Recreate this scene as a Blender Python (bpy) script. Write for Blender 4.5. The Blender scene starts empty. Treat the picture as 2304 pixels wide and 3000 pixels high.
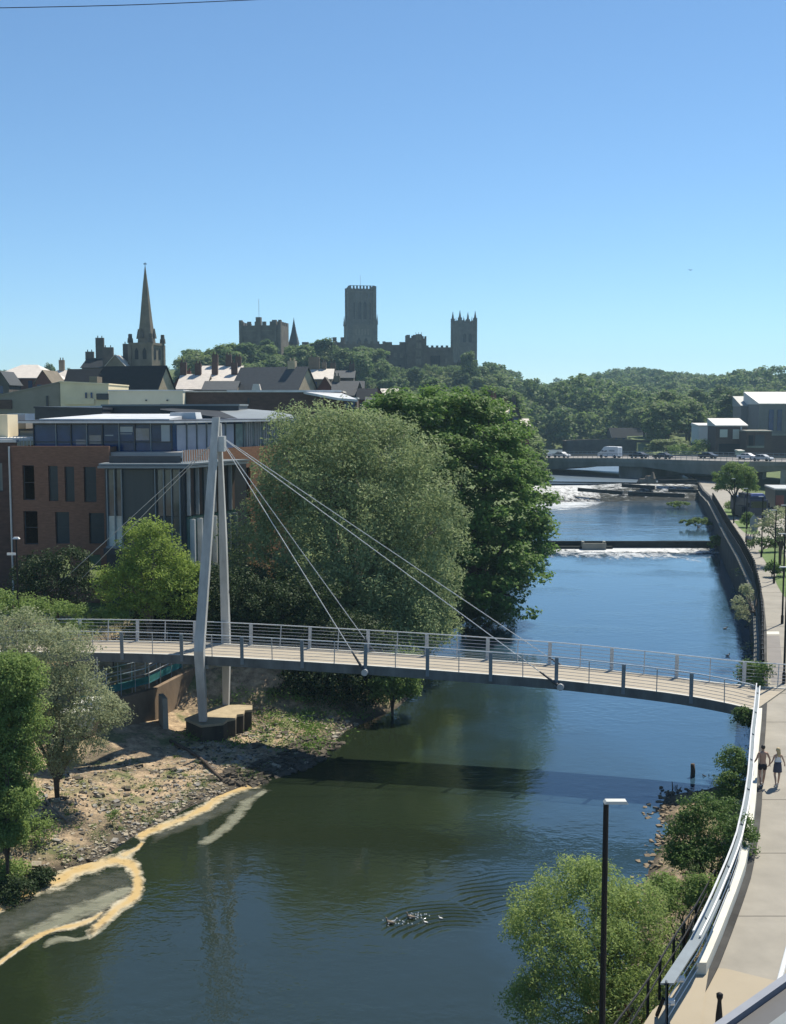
import bpy, math, random
import numpy as np
from mathutils import Vector, Matrix
R=math.radians
sc=bpy.context.scene
# ---------------------------------------------------------------- camera, sky, sun, exposure
CZ=20.0; TH=R(5.28); FP=3300.0
cd=bpy.data.cameras.new("camera"); cam=bpy.data.objects.new("camera",cd); sc.collection.objects.link(cam)
cam.location=(0,0,CZ); cam.rotation_euler=(R(90)-TH,0,0)
cd.sensor_fit='VERTICAL'; cd.sensor_height=24; cd.lens=24*FP/3000; cd.clip_start=0.1; cd.clip_end=6000
sc.camera=cam
SUN_AZ=R(38); SUN_EL=R(56)
wd=bpy.data.worlds.new("World"); sc.world=wd; wd.use_nodes=True
nt=wd.node_tree; bg=nt.nodes["Background"]
sky=nt.nodes.new("ShaderNodeTexSky"); sky.sky_type='NISHITA'; sky.sun_disc=False
sky.sun_elevation=SUN_EL; sky.sun_rotation=SUN_AZ; sky.altitude=0; sky.air_density=0.8; sky.dust_density=0.0; sky.ozone_density=5.0
tn=nt.nodes.new("ShaderNodeMix"); tn.data_type='RGBA'; tn.blend_type='MULTIPLY'; tn.inputs["Factor"].default_value=1; tn.inputs["B"].default_value=(.87,1.0,1.0,1)
nt.links.new(sky.outputs[0],tn.inputs["A"]); nt.links.new(tn.outputs["Result"],bg.inputs[0]); bg.inputs[1].default_value=0.098
sd=bpy.data.lights.new("sun",'SUN'); sd.energy=5.0; sd.angle=R(0.53); sd.color=(1,0.91,0.76)
sun=bpy.data.objects.new("sun",sd); sc.collection.objects.link(sun)
sv=Vector((math.sin(SUN_AZ)*math.cos(SUN_EL),math.cos(SUN_AZ)*math.cos(SUN_EL),math.sin(SUN_EL)))
sun.rotation_euler=sv.to_track_quat('Z','Y').to_euler(); sun.location=(40,40,150)
vs=sc.view_settings; vs.view_transform='Standard'; vs.look='None'; vs.gamma=1; vs.exposure=0.5; vs.use_curve_mapping=False
sc.render.engine='CYCLES'; cy=sc.cycles
cy.max_bounces=6; cy.diffuse_bounces=2; cy.glossy_bounces=3; cy.transmission_bounces=3; cy.transparent_max_bounces=6
cy.use_denoising=True; cy.caustics_reflective=False; cy.caustics_refractive=False
try: cy.volume_bounces=0
except Exception: pass
rnd=random.Random(7); rg=np.random.default_rng(11)
# ---------------------------------------------------------------- measuring helpers (world: X right, Y forward, Z up, metres)
def W(px,py,D):
    u=(px-1152)/FP; v=-(py-1500)/FP; t=D/(math.cos(TH)+v*math.sin(TH))
    return Vector((u*t,D,CZ+t*(v*math.cos(TH)-math.sin(TH))))
def G(px,py,z):
    u=(px-1152)/FP; v=-(py-1500)/FP; t=(z-CZ)/(v*math.cos(TH)-math.sin(TH))
    return Vector((u*t,t*(math.cos(TH)+v*math.sin(TH)),z))
# ---------------------------------------------------------------- materials
MT={}
def nodes(m):
    m.use_nodes=True; n=m.node_tree; return n,n.nodes["Principled BSDF"]
def mat(name,col,rough=.8,var=.15,scale=3.0,bump=0.0,metal=0.0,col2=None,spec=.5,detail=6,stretch=None,dist=.02):
    if name in MT: return MT[name]
    m=bpy.data.materials.new(name); n,b=nodes(m); L=n.links
    g=n.nodes.new("ShaderNodeNewGeometry"); mp=n.nodes.new("ShaderNodeMapping")
    L.new(g.outputs["Position"],mp.inputs[0])
    if stretch: mp.inputs["Scale"].default_value=stretch
    nz=n.nodes.new("ShaderNodeTexNoise"); nz.inputs["Scale"].default_value=scale; nz.inputs["Detail"].default_value=detail; nz.inputs["Roughness"].default_value=.65
    L.new(mp.outputs[0],nz.inputs["Vector"])
    r=n.nodes.new("ShaderNodeValToRGB"); c=Vector(col)
    c2=Vector(col2) if col2 else c*(1+var)
    r.color_ramp.elements[0].position=.3; r.color_ramp.elements[1].position=.7
    r.color_ramp.elements[0].color=(*(c*(1-var)),1); r.color_ramp.elements[1].color=(*c2,1)
    L.new(nz.outputs["Fac"],r.inputs[0]); L.new(r.outputs[0],b.inputs["Base Color"])
    b.inputs["Roughness"].default_value=rough; b.inputs["Metallic"].default_value=metal
    b.inputs["Specular IOR Level"].default_value=spec
    if bump:
        bp=n.nodes.new("ShaderNodeBump"); bp.inputs["Strength"].default_value=bump; bp.inputs["Distance"].default_value=dist
        L.new(nz.outputs["Fac"],bp.inputs["Height"]); L.new(bp.outputs[0],b.inputs["Normal"])
    MT[name]=m; return m
def leafmat(name,c1,c2,trans=.35,ns=.5):
    m=bpy.data.materials.new(name); n,b=nodes(m); L=n.links
    g=n.nodes.new("ShaderNodeNewGeometry")
    oi=n.nodes.new("ShaderNodeObjectInfo")
    nz=n.nodes.new("ShaderNodeTexNoise"); nz.inputs["Scale"].default_value=ns; nz.inputs["Detail"].default_value=2
    L.new(g.outputs["Position"],nz.inputs["Vector"])
    a=n.nodes.new("ShaderNodeMath"); a.operation='MULTIPLY_ADD'; a.inputs[1].default_value=.45; L.new(g.outputs["Random Per Island"],a.inputs[0])
    s=n.nodes.new("ShaderNodeMath"); s.operation='MULTIPLY_ADD'; s.inputs[1].default_value=.35
    L.new(oi.outputs["Random"],s.inputs[0]); L.new(a.outputs[0],s.inputs[2])
    sb=n.nodes.new("ShaderNodeMath"); sb.operation='SUBTRACT'; sb.inputs[1].default_value=.38
    L.new(nz.outputs["Fac"],sb.inputs[0]); L.new(sb.outputs[0],a.inputs[2])
    r=n.nodes.new("ShaderNodeMix"); r.data_type='RGBA'
    L.new(s.outputs[0],r.inputs["Factor"]); r.inputs["A"].default_value=(*c1,1); r.inputs["B"].default_value=(*c2,1); r.clamp_factor=True
    L.new(r.outputs["Result"],b.inputs["Base Color"]); b.inputs["Roughness"].default_value=.6; b.inputs["Specular IOR Level"].default_value=.2
    t=n.nodes.new("ShaderNodeBsdfTranslucent"); L.new(r.outputs["Result"],t.inputs[0])
    mx=n.nodes.new("ShaderNodeMixShader"); mx.inputs[0].default_value=trans
    L.new(b.outputs[0],mx.inputs[1]); L.new(t.outputs[0],mx.inputs[2])
    L.new(mx.outputs[0],n.nodes["Material Output"].inputs[0]); MT[name]=m; return m
def watermat(name,base,sc1,str1,rings=False,dist=.03,rough_=.06,sky_tint=(.022,.055,.095),ior=2.0):
    m=bpy.data.materials.new(name); n,b=nodes(m); L=n.links
    g=n.nodes.new("ShaderNodeNewGeometry")
    def noise(scale,st,rot=0,detail=3,rough=.55):
        mp=n.nodes.new("ShaderNodeMapping"); mp.inputs["Scale"].default_value=st; mp.inputs["Rotation"].default_value=(0,0,rot)
        L.new(g.outputs["Position"],mp.inputs[0])
        z=n.nodes.new("ShaderNodeTexNoise"); z.inputs["Scale"].default_value=scale; z.inputs["Detail"].default_value=detail; z.inputs["Roughness"].default_value=rough
        L.new(mp.outputs[0],z.inputs["Vector"]); return z.outputs["Fac"]
    def M(op,a,bb=None,c=None):
        k=n.nodes.new("ShaderNodeMath"); k.operation=op
        for i,v in enumerate((a,bb,c)):
            if v is None: continue
            if isinstance(v,(int,float)): k.inputs[i].default_value=v
            else: L.new(v,k.inputs[i])
        return k.outputs[0]
    fine=noise(sc1,(1,1.35,1),.25,3)
    big=noise(.07,(1,1.6,1),.3,3)
    # ripple patches: calm water and ruffled water side by side
    patch=M('SMOOTH_MIN',M('MAXIMUM',M('MULTIPLY_ADD',big,5.0,-2.0),0.34),1.0,.2)
    h=M('MULTIPLY',fine,patch)
    if rings:
        sep=n.nodes.new("ShaderNodeSeparateXYZ"); L.new(g.outputs["Position"],sep.inputs[0])
        for (cx,cy_,r0,r1,wl,amp,xa,xb) in rings:
            dx=M('SUBTRACT',sep.outputs[0],cx); dy=M('SUBTRACT',sep.outputs[1],cy_)
            d=M('SQRT',M('ADD',M('MULTIPLY',dx,dx),M('MULTIPLY',dy,dy)))
            d2=M('ADD',M('ADD',d,M('MULTIPLY',big,4.5)),M('MULTIPLY',fine,.22))
            w=M('SINE',M('MULTIPLY',d2,2*math.pi/wl))
            k=M('MULTIPLY',M('SUBTRACT',1,M('MINIMUM',M('ABSOLUTE',M('DIVIDE',M('SUBTRACT',d,(r0+r1)/2),(r1-r0)/2)),1)),amp)
            fx=M('MULTIPLY',M('MAXIMUM',M('MINIMUM',M('MULTIPLY',M('SUBTRACT',sep.outputs[0],xa),.5),1),0),M('MAXIMUM',M('MINIMUM',M('MULTIPLY',M('SUBTRACT',xb,sep.outputs[0]),.5),1),0))
            fx=M('MULTIPLY',fx,M('MAXIMUM',M('MINIMUM',M('MULTIPLY',dy,.6),1),0))
            h=M('ADD',h,M('MULTIPLY',M('MULTIPLY',w,k),fx))
    bp=n.nodes.new("ShaderNodeBump"); bp.inputs["Strength"].default_value=str1; bp.inputs["Distance"].default_value=dist
    L.new(h,bp.inputs["Height"]); L.new(bp.outputs[0],b.inputs["Normal"])
    mottle=noise(.12,(1,1,1),0,4)
    mr=n.nodes.new("ShaderNodeMix"); mr.data_type='RGBA'; mr.inputs["A"].default_value=(*base,1); mr.inputs["B"].default_value=(*sky_tint,1)
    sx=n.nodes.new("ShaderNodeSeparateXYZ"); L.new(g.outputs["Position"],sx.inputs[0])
    fx_=M('ADD',M('MULTIPLY_ADD',sx.outputs[0],.09,-.25),M('MULTIPLY_ADD',mottle,1.2,-.6)); fx_=M('MAXIMUM',M('MINIMUM',fx_,1),0)  # base colour turns bluer to the right, standing in for sky reflection
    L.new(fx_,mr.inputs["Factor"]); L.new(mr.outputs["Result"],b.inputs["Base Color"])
    b.inputs["Roughness"].default_value=rough_; b.inputs["IOR"].default_value=ior; b.inputs["Specular IOR Level"].default_value=.5
    MT[name]=m; return m
def foammat(name,col,col2,thr=.5,soft=.08,scale=1.2,st=(1,1,1),amax=.95):
    m=bpy.data.materials.new(name); n,b=nodes(m); L=n.links
    g=n.nodes.new("ShaderNodeNewGeometry"); mp=n.nodes.new("ShaderNodeMapping"); mp.inputs["Scale"].default_value=st
    L.new(g.outputs["Position"],mp.inputs[0])
    z=n.nodes.new("ShaderNodeTexNoise"); z.inputs["Scale"].default_value=scale; z.inputs["Detail"].default_value=8; z.inputs["Roughness"].default_value=.7; z.inputs["Distortion"].default_value=.6
    L.new(mp.outputs[0],z.inputs["Vector"])
    at=n.nodes.new("ShaderNodeAttribute"); at.attribute_name="edge"
    ad=n.nodes.new("ShaderNodeMath"); ad.operation='MULTIPLY_ADD'; ad.inputs[1].default_value=.42; L.new(at.outputs["Fac"],ad.inputs[0]); L.new(z.outputs["Fac"],ad.inputs[2])
    mr=n.nodes.new("ShaderNodeMapRange"); mr.inputs[1].default_value=thr-soft; mr.inputs[2].default_value=thr+soft; mr.inputs[4].default_value=amax
    L.new(ad.outputs[0],mr.inputs[0])
    z2=n.nodes.new("ShaderNodeTexNoise"); z2.inputs["Scale"].default_value=.8; z2.inputs["Detail"].default_value=5
    L.new(mp.outputs[0],z2.inputs["Vector"])
    mx=n.nodes.new("ShaderNodeMix"); mx.data_type='RGBA'; mx.inputs["A"].default_value=(*col,1); mx.inputs["B"].default_value=(*col2,1)
    cr=n.nodes.new("ShaderNodeMapRange"); cr.inputs[1].default_value=.38; cr.inputs[2].default_value=.62; L.new(z2.outputs["Fac"],cr.inputs[0])
    ec=n.nodes.new("ShaderNodeMath"); ec.operation='MULTIPLY_ADD'; ec.inputs[1].default_value=-1.6; ec.inputs[2].default_value=.55; L.new(at.outputs["Fac"],ec.inputs[0])
    e2_=n.nodes.new("ShaderNodeMath"); e2_.operation='MULTIPLY_ADD'; e2_.use_clamp=True; e2_.inputs[1].default_value=.6; L.new(cr.outputs[0],e2_.inputs[0]); L.new(ec.outputs[0],e2_.inputs[2])
    L.new(e2_.outputs[0],mx.inputs["Factor"]); L.new(mx.outputs["Result"],b.inputs["Base Color"])
    b.inputs["Roughness"].default_value=.9; L.new(mr.outputs[0],b.inputs["Alpha"]); MT[name]=m; return m
white=mat("white_paint",(.68,.70,.70),.45,.08,1.5)
steel=mat("galvanised_steel",(.46,.48,.50),.45,.12,2,metal=.3)
greysteel=mat("grey_painted_steel",(.17,.21,.24),.45,.12,2)
pylonm=mat("weathered_white_steel",(.36,.375,.37),.6,.25,.9,col2=(.56,.57,.56),stretch=(1.5,1.5,.25),detail=10)
black=mat("black_paint",(.006,.007,.010),.6,.2,2,spec=.25)
deckm=mat("pale_deck_boards",(.33,.295,.235),.85,.16,1.2,stretch=(.5,6,1),bump=.2)
fascia=mat("stained_grey_steel",(.12,.13,.13),.8,.4,1.2,stretch=(1,1,.35))
concrete=mat("concrete",(.30,.29,.25),.9,.2,.9,bump=.2)
concd=mat("old_concrete",(.22,.22,.19),.9,.3,.3,stretch=(1,1,.4),bump=.2)
kerbw=mat("white_coping",(.56,.56,.50),.8,.08,1.5)
paving=mat("tan_paving",(.255,.242,.21),.93,.12,.45,detail=12,bump=.15,col2=(.315,.298,.258))
paving2=mat("buff_paving",(.33,.29,.22),.93,.06,.5,detail=9,bump=.15)
paving3=mat("grey_asphalt",(.20,.19,.18),.93,.10,.7,bump=.15)
brick=mat("red_brown_brick",(.18,.098,.066),.9,.28,2.2,stretch=(1,1,4.5),bump=.15)
brick2=mat("sunlit_brick",(.30,.15,.085),.9,.25,2.2,stretch=(1,1,4.5),bump=.15)  # same brick turned orange, sunlight on the river side put into its colour
darkbrick=mat("dark_brick",(.09,.055,.045),.9,.25,1.2,stretch=(1,1,3))
redroof=mat("red_brick_wall",(.16,.06,.045),.9,.2,1)
stone=mat("dark_sandstone",(.115,.098,.078),.95,.38,.35,detail=10,bump=.4,dist=.3)
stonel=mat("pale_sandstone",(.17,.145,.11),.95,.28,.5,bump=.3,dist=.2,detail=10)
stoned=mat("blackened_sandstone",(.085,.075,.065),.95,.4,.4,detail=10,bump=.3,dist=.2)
gable=mat("lit_gable_stone",(.42,.35,.24),.95,.3,.6,detail=10)  # stone brightened so the gable colour itself carries the sunlight
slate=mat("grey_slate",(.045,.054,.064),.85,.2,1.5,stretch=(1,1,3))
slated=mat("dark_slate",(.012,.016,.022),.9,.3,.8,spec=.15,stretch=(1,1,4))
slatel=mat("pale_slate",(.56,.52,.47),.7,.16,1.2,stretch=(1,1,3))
whiteroof=mat("white_metal_roof",(.56,.58,.60),.45,.22,.5,col2=(.70,.72,.74))
greyroof=mat("grey_metal_roof",(.20,.225,.235),.5,.12,.6)
whiteseam=mat("pale_standing_seam",(.62,.60,.56),.45,.1,3,stretch=(1,.05,1))
cream=mat("sunlit_cream_render",(.74,.64,.44),.9,.08,.5)  # cream lightened, sun on the right-hand face is in the colour
creamg=mat("shaded_cream_render",(.24,.22,.185),.9,.12,.5)  # darker copy of the cream walls, shade is in the colour
palegreen=mat("pale_render",(.62,.60,.50),.9,.05,.5)
darkglass=mat("dark_glass",(.014,.045,.13),.13,.5,.35,spec=.3)
midglass=mat("reflective_glass",(.06,.09,.11),.1,.6,.5,spec=.7)
blueglass=mat("blue_grey_glass",(.17,.24,.34),.15,.12,.5,spec=.8)
darkmetal=mat("dark_metal",(.035,.04,.05),.5,.2,1)
greypanel=mat("grey_zinc_panel",(.045,.056,.06),.55,.12,1,stretch=(4,1,.2))
wood=mat("brown_cladding",(.11,.07,.055),.8,.3,2,stretch=(4,1,.3))
bark=mat("bark",(.085,.065,.05),.95,.4,3,bump=.5,dist=.05)
barkp=mat("pale_bark",(.20,.17,.14),.95,.3,3,bump=.4,dist=.04)
lf_willow=leafmat("willow_leaves",(.10,.155,.062),(.36,.44,.21),.42,.3)
lf_shade=leafmat("shade_leaves",(.016,.036,.012),(.05,.085,.028),.25,.4)  # darker leaf colour, includes the shade under willow and deck
lf_dark=leafmat("chestnut_leaves",(.085,.165,.035),(.20,.34,.075),.45,.3)
lf_bright=leafmat("young_leaves",(.16,.24,.045),(.32,.43,.10),.5,.5)
lf_mid=leafmat("mid_leaves",(.10,.175,.045),(.24,.34,.10),.45,.4)
lf_silver=leafmat("silver_leaves",(.19,.23,.12),(.40,.44,.27),.45,.5)
lf_wood=leafmat("wood_leaves",(.085,.15,.045),(.20,.28,.09),.5,.02)
lf_ivy=leafmat("ivy_leaves",(.06,.12,.03),(.15,.24,.065),.4,.8)
skin=mat("skin",(.36,.22,.16),.6,.06,8); skin2=mat("fair_skin",(.40,.26,.19),.6,.06,8)
# ---------------------------------------------------------------- mesh helpers
class MB:
    def __init__(s): s.v=[]; s.f=[]
    def add(s,vs,fs):
        o=len(s.v); s.v+= [tuple(v) for v in vs]; s.f+=[tuple(i+o for i in f) for f in fs]; return s
    def quad(s,*p): return s.add(p,[tuple(range(len(p)))])
    def box(s,c,size,rz=0,M=None,taper=1.0):
        x,y,z=[a/2 for a in size]; P=[]
        for k,t in ((-1,1.0),(1,taper)):
            for a,b in ((-1,-1),(1,-1),(1,1),(-1,1)): P.append(Vector((a*x*t,b*y*t,k*z)))
        m=M if M else Matrix.Rotation(rz,3,'Z'); c=Vector(c)
        return s.add([m@p+c for p in P],[(3,2,1,0),(4,5,6,7),(0,1,5,4),(1,2,6,5),(2,3,7,6),(3,0,4,7)])
    def bb(s,x0,x1,y0,y1,z0,z1): return s.box(((x0+x1)/2,(y0+y1)/2,(z0+z1)/2),(abs(x1-x0),abs(y1-y0),abs(z1-z0)))
    def tube(s,pts,rad,n=6,cap=True):
        pts=[Vector(p) for p in pts]; N=len(pts)
        rr=rad if isinstance(rad,(list,tuple)) else [rad]*N
        o=len(s.v); up=Vector((0,0,1))
        for i,p in enumerate(pts):
            d=(pts[min(i+1,N-1)]-pts[max(i-1,0)]).normalized()
            a=d.cross(up if abs(d.z)<.95 else Vector((1,0,0))).normalized(); b=d.cross(a)
            for k in range(n):
                t=2*math.pi*k/n; s.v.append(tuple(p+(a*math.cos(t)+b*math.sin(t))*rr[i]))
        for i in range(N-1):
            for k in range(n):
                s.f.append((o+i*n+k,o+i*n+(k+1)%n,o+(i+1)*n+(k+1)%n,o+(i+1)*n+k))
        if cap:
            s.f.append(tuple(o+k for k in range(n))[::-1]); s.f.append(tuple(o+(N-1)*n+k for k in range(n)))
        return s
    def beam(s,a,b,w,h,up=(0,0,1)):
        a=Vector(a);b=Vector(b);d=(b-a); L=d.length; d.normalize(); u=Vector(up); x=d.cross(u).normalized(); u2=x.cross(d)
        m=Matrix((x,d,u2)).transposed()
        return s.box((a+b)/2,(w,L,h),M=m)
    def extrude(s,poly,z0,z1):
        n=len(poly); o=len(s.v)
        s.v+=[(p[0],p[1],z0 if not hasattr(z0,'__len__') else z0[i]) for i,p in enumerate(poly)]+[(p[0],p[1],z1 if not hasattr(z1,'__len__') else z1[i]) for i,p in enumerate(poly)]
        s.f.append(tuple(range(o,o+n))[::-1]); s.f.append(tuple(range(o+n,o+2*n)))
        for i in range(n): s.f.append((o+i,o+(i+1)%n,o+n+(i+1)%n,o+n+i))
        return s
    def strip(s,A,B,th=None):
        # ribbon between two polylines, optionally thick downward
        o=len(s.v); n=len(A); s.v+=[tuple(p) for p in A]+[tuple(p) for p in B]
        for i in range(n-1): s.f.append((o+i,o+i+1,o+n+i+1,o+n+i))
        if th:
            q=len(s.v); s.v+=[(p[0],p[1],p[2]-th) for p in A]+[(p[0],p[1],p[2]-th) for p in B]
            for i in range(n-1):
                s.f.append((q+i,q+n+i,q+n+i+1,q+i+1)); s.f.append((o+i,q+i,q+i+1,o+i+1)); s.f.append((o+n+i,o+n+i+1,q+n+i+1,q+n+i))
            s.f.append((o,o+n,q+n,q)); s.f.append((o+n-1,q+n-1,q+2*n-1,o+2*n-1))
        return s
    def build(s,name,m,parent=None,smooth=False,loc=None,fix=True):
        me=bpy.data.meshes.new(name); v=s.v
        if loc is not None: v=[(a-loc[0],b-loc[1],c-loc[2]) for a,b,c in v]
        me.from_pydata(v,[],s.f); me.update()
        if fix:
            import bmesh
            bm=bmesh.new(); bm.from_mesh(me); bmesh.ops.recalc_face_normals(bm,faces=bm.faces); bm.to_mesh(me); bm.free()
        if smooth: me.shade_smooth()
        me.materials.append(m)
        o=bpy.data.objects.new(name,me); sc.collection.objects.link(o)
        if loc is not None: o.location=loc
        if parent: 
            o.parent=parent
            if loc is None: o.matrix_parent_inverse=Matrix.Translation(-Vector(parent.location)) if parent.rotation_euler.z==0 else parent.matrix_basis.inverted()
        return o
def tag(o,label=None,cat=None,group=None,kind=None):
    if label: o['label']=label
    if cat: o['category']=cat
    if group: o['group']=group
    if kind: o['kind']=kind
    return o
def thing(name,label,cat,loc=(0,0,0),group=None,rz=0):
    o=bpy.data.objects.new(name,None); sc.collection.objects.link(o); o.location=loc; o.rotation_euler=(0,0,rz); o.empty_display_size=.3
    return tag(o,label,cat,group)
def npmesh(name,V,F4,m):
    me=bpy.data.meshes.new(name); nv=len(V); nf=len(F4)
    me.vertices.add(nv); me.vertices.foreach_set("co",np.asarray(V,dtype=np.float32).ravel())
    me.loops.add(nf*4); me.loops.foreach_set("vertex_index",np.asarray(F4,dtype=np.int32).ravel())
    me.polygons.add(nf); me.polygons.foreach_set("loop_start",np.arange(0,nf*4,4,dtype=np.int32))
    me.update(calc_edges=True); me.materials.append(m); return me
def obj(name,me,parent=None,loc=(0,0,0)):
    o=bpy.data.objects.new(name,me); sc.collection.objects.link(o); o.location=loc
    if parent: o.parent=parent
    return o
def copy_tree(o,parent=None):
    c=o.copy(); sc.collection.objects.link(c)
    if parent: c.parent=parent; c.matrix_parent_inverse=o.matrix_parent_inverse.copy()
    for ch in o.children: copy_tree(ch,c)
    return c
# ---------------------------------------------------------------- terrain functions
_L=[(-60,-34),(20,-28),(38,-21),(44.6,-17.4),(47.5,-15.2),(49,-13.2),(52,-12.2),(56,-10.2),(60,-7.2),(61.6,-5.6),(64,-4.3),(69.6,-2.8),(75,.2),(80,1.6),(98,3.6),(110,8.3),(132,14.5),(157,20),(200,26.5),(243,31),(290,36),(340,42),(420,47),(520,60),(640,90),(800,120),(3000,300)]
XLf=lambda y: np.interp(y,[a for a,b in _L],[b for a,b in _L])
wallpx=[(2228,1998),(2226,1940),(2228,1850),(2222,1760),(2205,1680),(2170,1610),(2130,1545),(2100,1490),(2066,1430),(2040,1400)]
kerbpx=[(1935,3000),(2050,2815),(2095,2712),(2140,2600),(2165,2530),(2188,2420),(2200,2330),(2208,2200),(2218,2110)]
_kw=[G(x,y,4.9) for x,y in kerbpx]; _ww=[G(x,y,4.5) for x,y in wallpx]
_W=[(-60,-24),(10,-3)]+[(p.y,p.x) for p in _kw]+[(p.y,p.x) for p in _ww]
_W+=[(_W[-1][0]+60,_W[-1][1]+8),(420,88),(520,104),(640,130),(800,160),(3000,340)]
_W=[w for i,w in enumerate(_W) if i==0 or w[0]>_W[i-1][0]]
XWf=lambda y: np.interp(y,[a for a,b in _W],[b for a,b in _W])
_R=[(-60,-30),(10,-8),(25,2.6),(33,6),(40,8.8),(48,11.2),(53,13.4),(55.5,13.2),(57.5,14.3),(59.5,17.0),(62,20.5)]
def XRf(y): 
    w=XWf(y); return np.where(np.asarray(y)<64,np.minimum(np.interp(y,[a for a,b in _R],[b for a,b in _R]),w),w)
def HB(y): return np.interp(y,[30,45,52,57,61],[3.2,2.6,1.6,.5,-1.0])
def ss(a,b,x):
    t=np.clip((np.asarray(x,dtype=float)-a)/(b-a),0,1); return t*t*(3-2*t)
PATHZ=4.5
def hills(x,y):
    x=np.asarray(x,dtype=float); y=np.asarray(y,dtype=float)
    yf=np.interp(x,[-60,-20,5,60],[468,474,496,502])
    dx=np.maximum(np.maximum(-86-x,x-np.interp(y,[470,650],[34,52])),0); dy=np.maximum(np.maximum(yf-y,y-760),0)
    h=23*np.exp(-(dx/42)**2-(dy/44)**2)
    far=9*ss(540,760,y)*(1-.0*x)
    h=np.maximum(h,far)
    h=np.maximum(h, h*0+far+23*np.exp(-((x-205)/52)**2-((y-960)/180)**2))
    h+=13*np.exp(-((x-265)/80)**2-((y-640)/120)**2)*ss(60,150,x)
    h+=8*np.exp(-((x-400)/150)**2-((y-900)/200)**2)
    h+=30*ss(1100,1800,y)*ss(100,-350,x)
    h+=2*ss(900,1300,y)
    h+=1.5*np.sin(x*.031+1)*np.cos(y*.023)*ss(350,500,y)
    return h
def hL(x,y):   # left bank ground height
    s=XLf(y)-x
    near=np.interp(s,[-1,0,3,8,12,15,18,26],[-.9,-.33,.35,1.3,1.9,2.6,4.2,4.4])
    nearb=np.interp(s,[-1,0,2,5,9,12,16,26],[-.9,-.33,.05,.3,.55,1.3,3.0,4.3])
    far=np.interp(s,[-1,0,2,5,9,26],[-.9,-.2,1.2,3.6,5.0,5.2])
    t=ss(69,78,y); t0=ss(55,61,y); a=near*(1-t0)+nearb*t0; h=a*(1-t)+far*t
    h=h+np.interp(y,[90,140,200,300,420,3000],[0,2.5,4.5,7,8,8])*ss(4,40,s)
    bump=(np.sin(x*1.7+y*.9)*np.cos(y*1.3-x*.4)*.10+np.sin(x*3.1-y*2.3)*.05)*ss(.5,3,s)*(1-t)
    return h+bump
def hR(x,y):
    base=np.interp(y,[-60,190,225,330,420,3000],[4.46,4.46,3.4,5.5,9,9])
    return base-1.2*ss(60,90,x)*ss(120,200,y)*(1-ss(230,260,y))
def ground_h(x,y):
    x=float(x);y=float(y)
    if x<float(XLf(y)): b=float(hL(x,y)); s=float(XLf(y))-x
    elif x>float(XWf(y)): b=float(hR(x,y)); s=x-float(XWf(y))
    else: b=-1.2+(float(hL(float(XLf(y))-30,y))+2)*float(ss(425,520,y)); s=25*float(ss(425,520,y))
    k=float(ss(0,25,s)) if y<640 else 1
    return b+float(hills(x,y))*k
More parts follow.
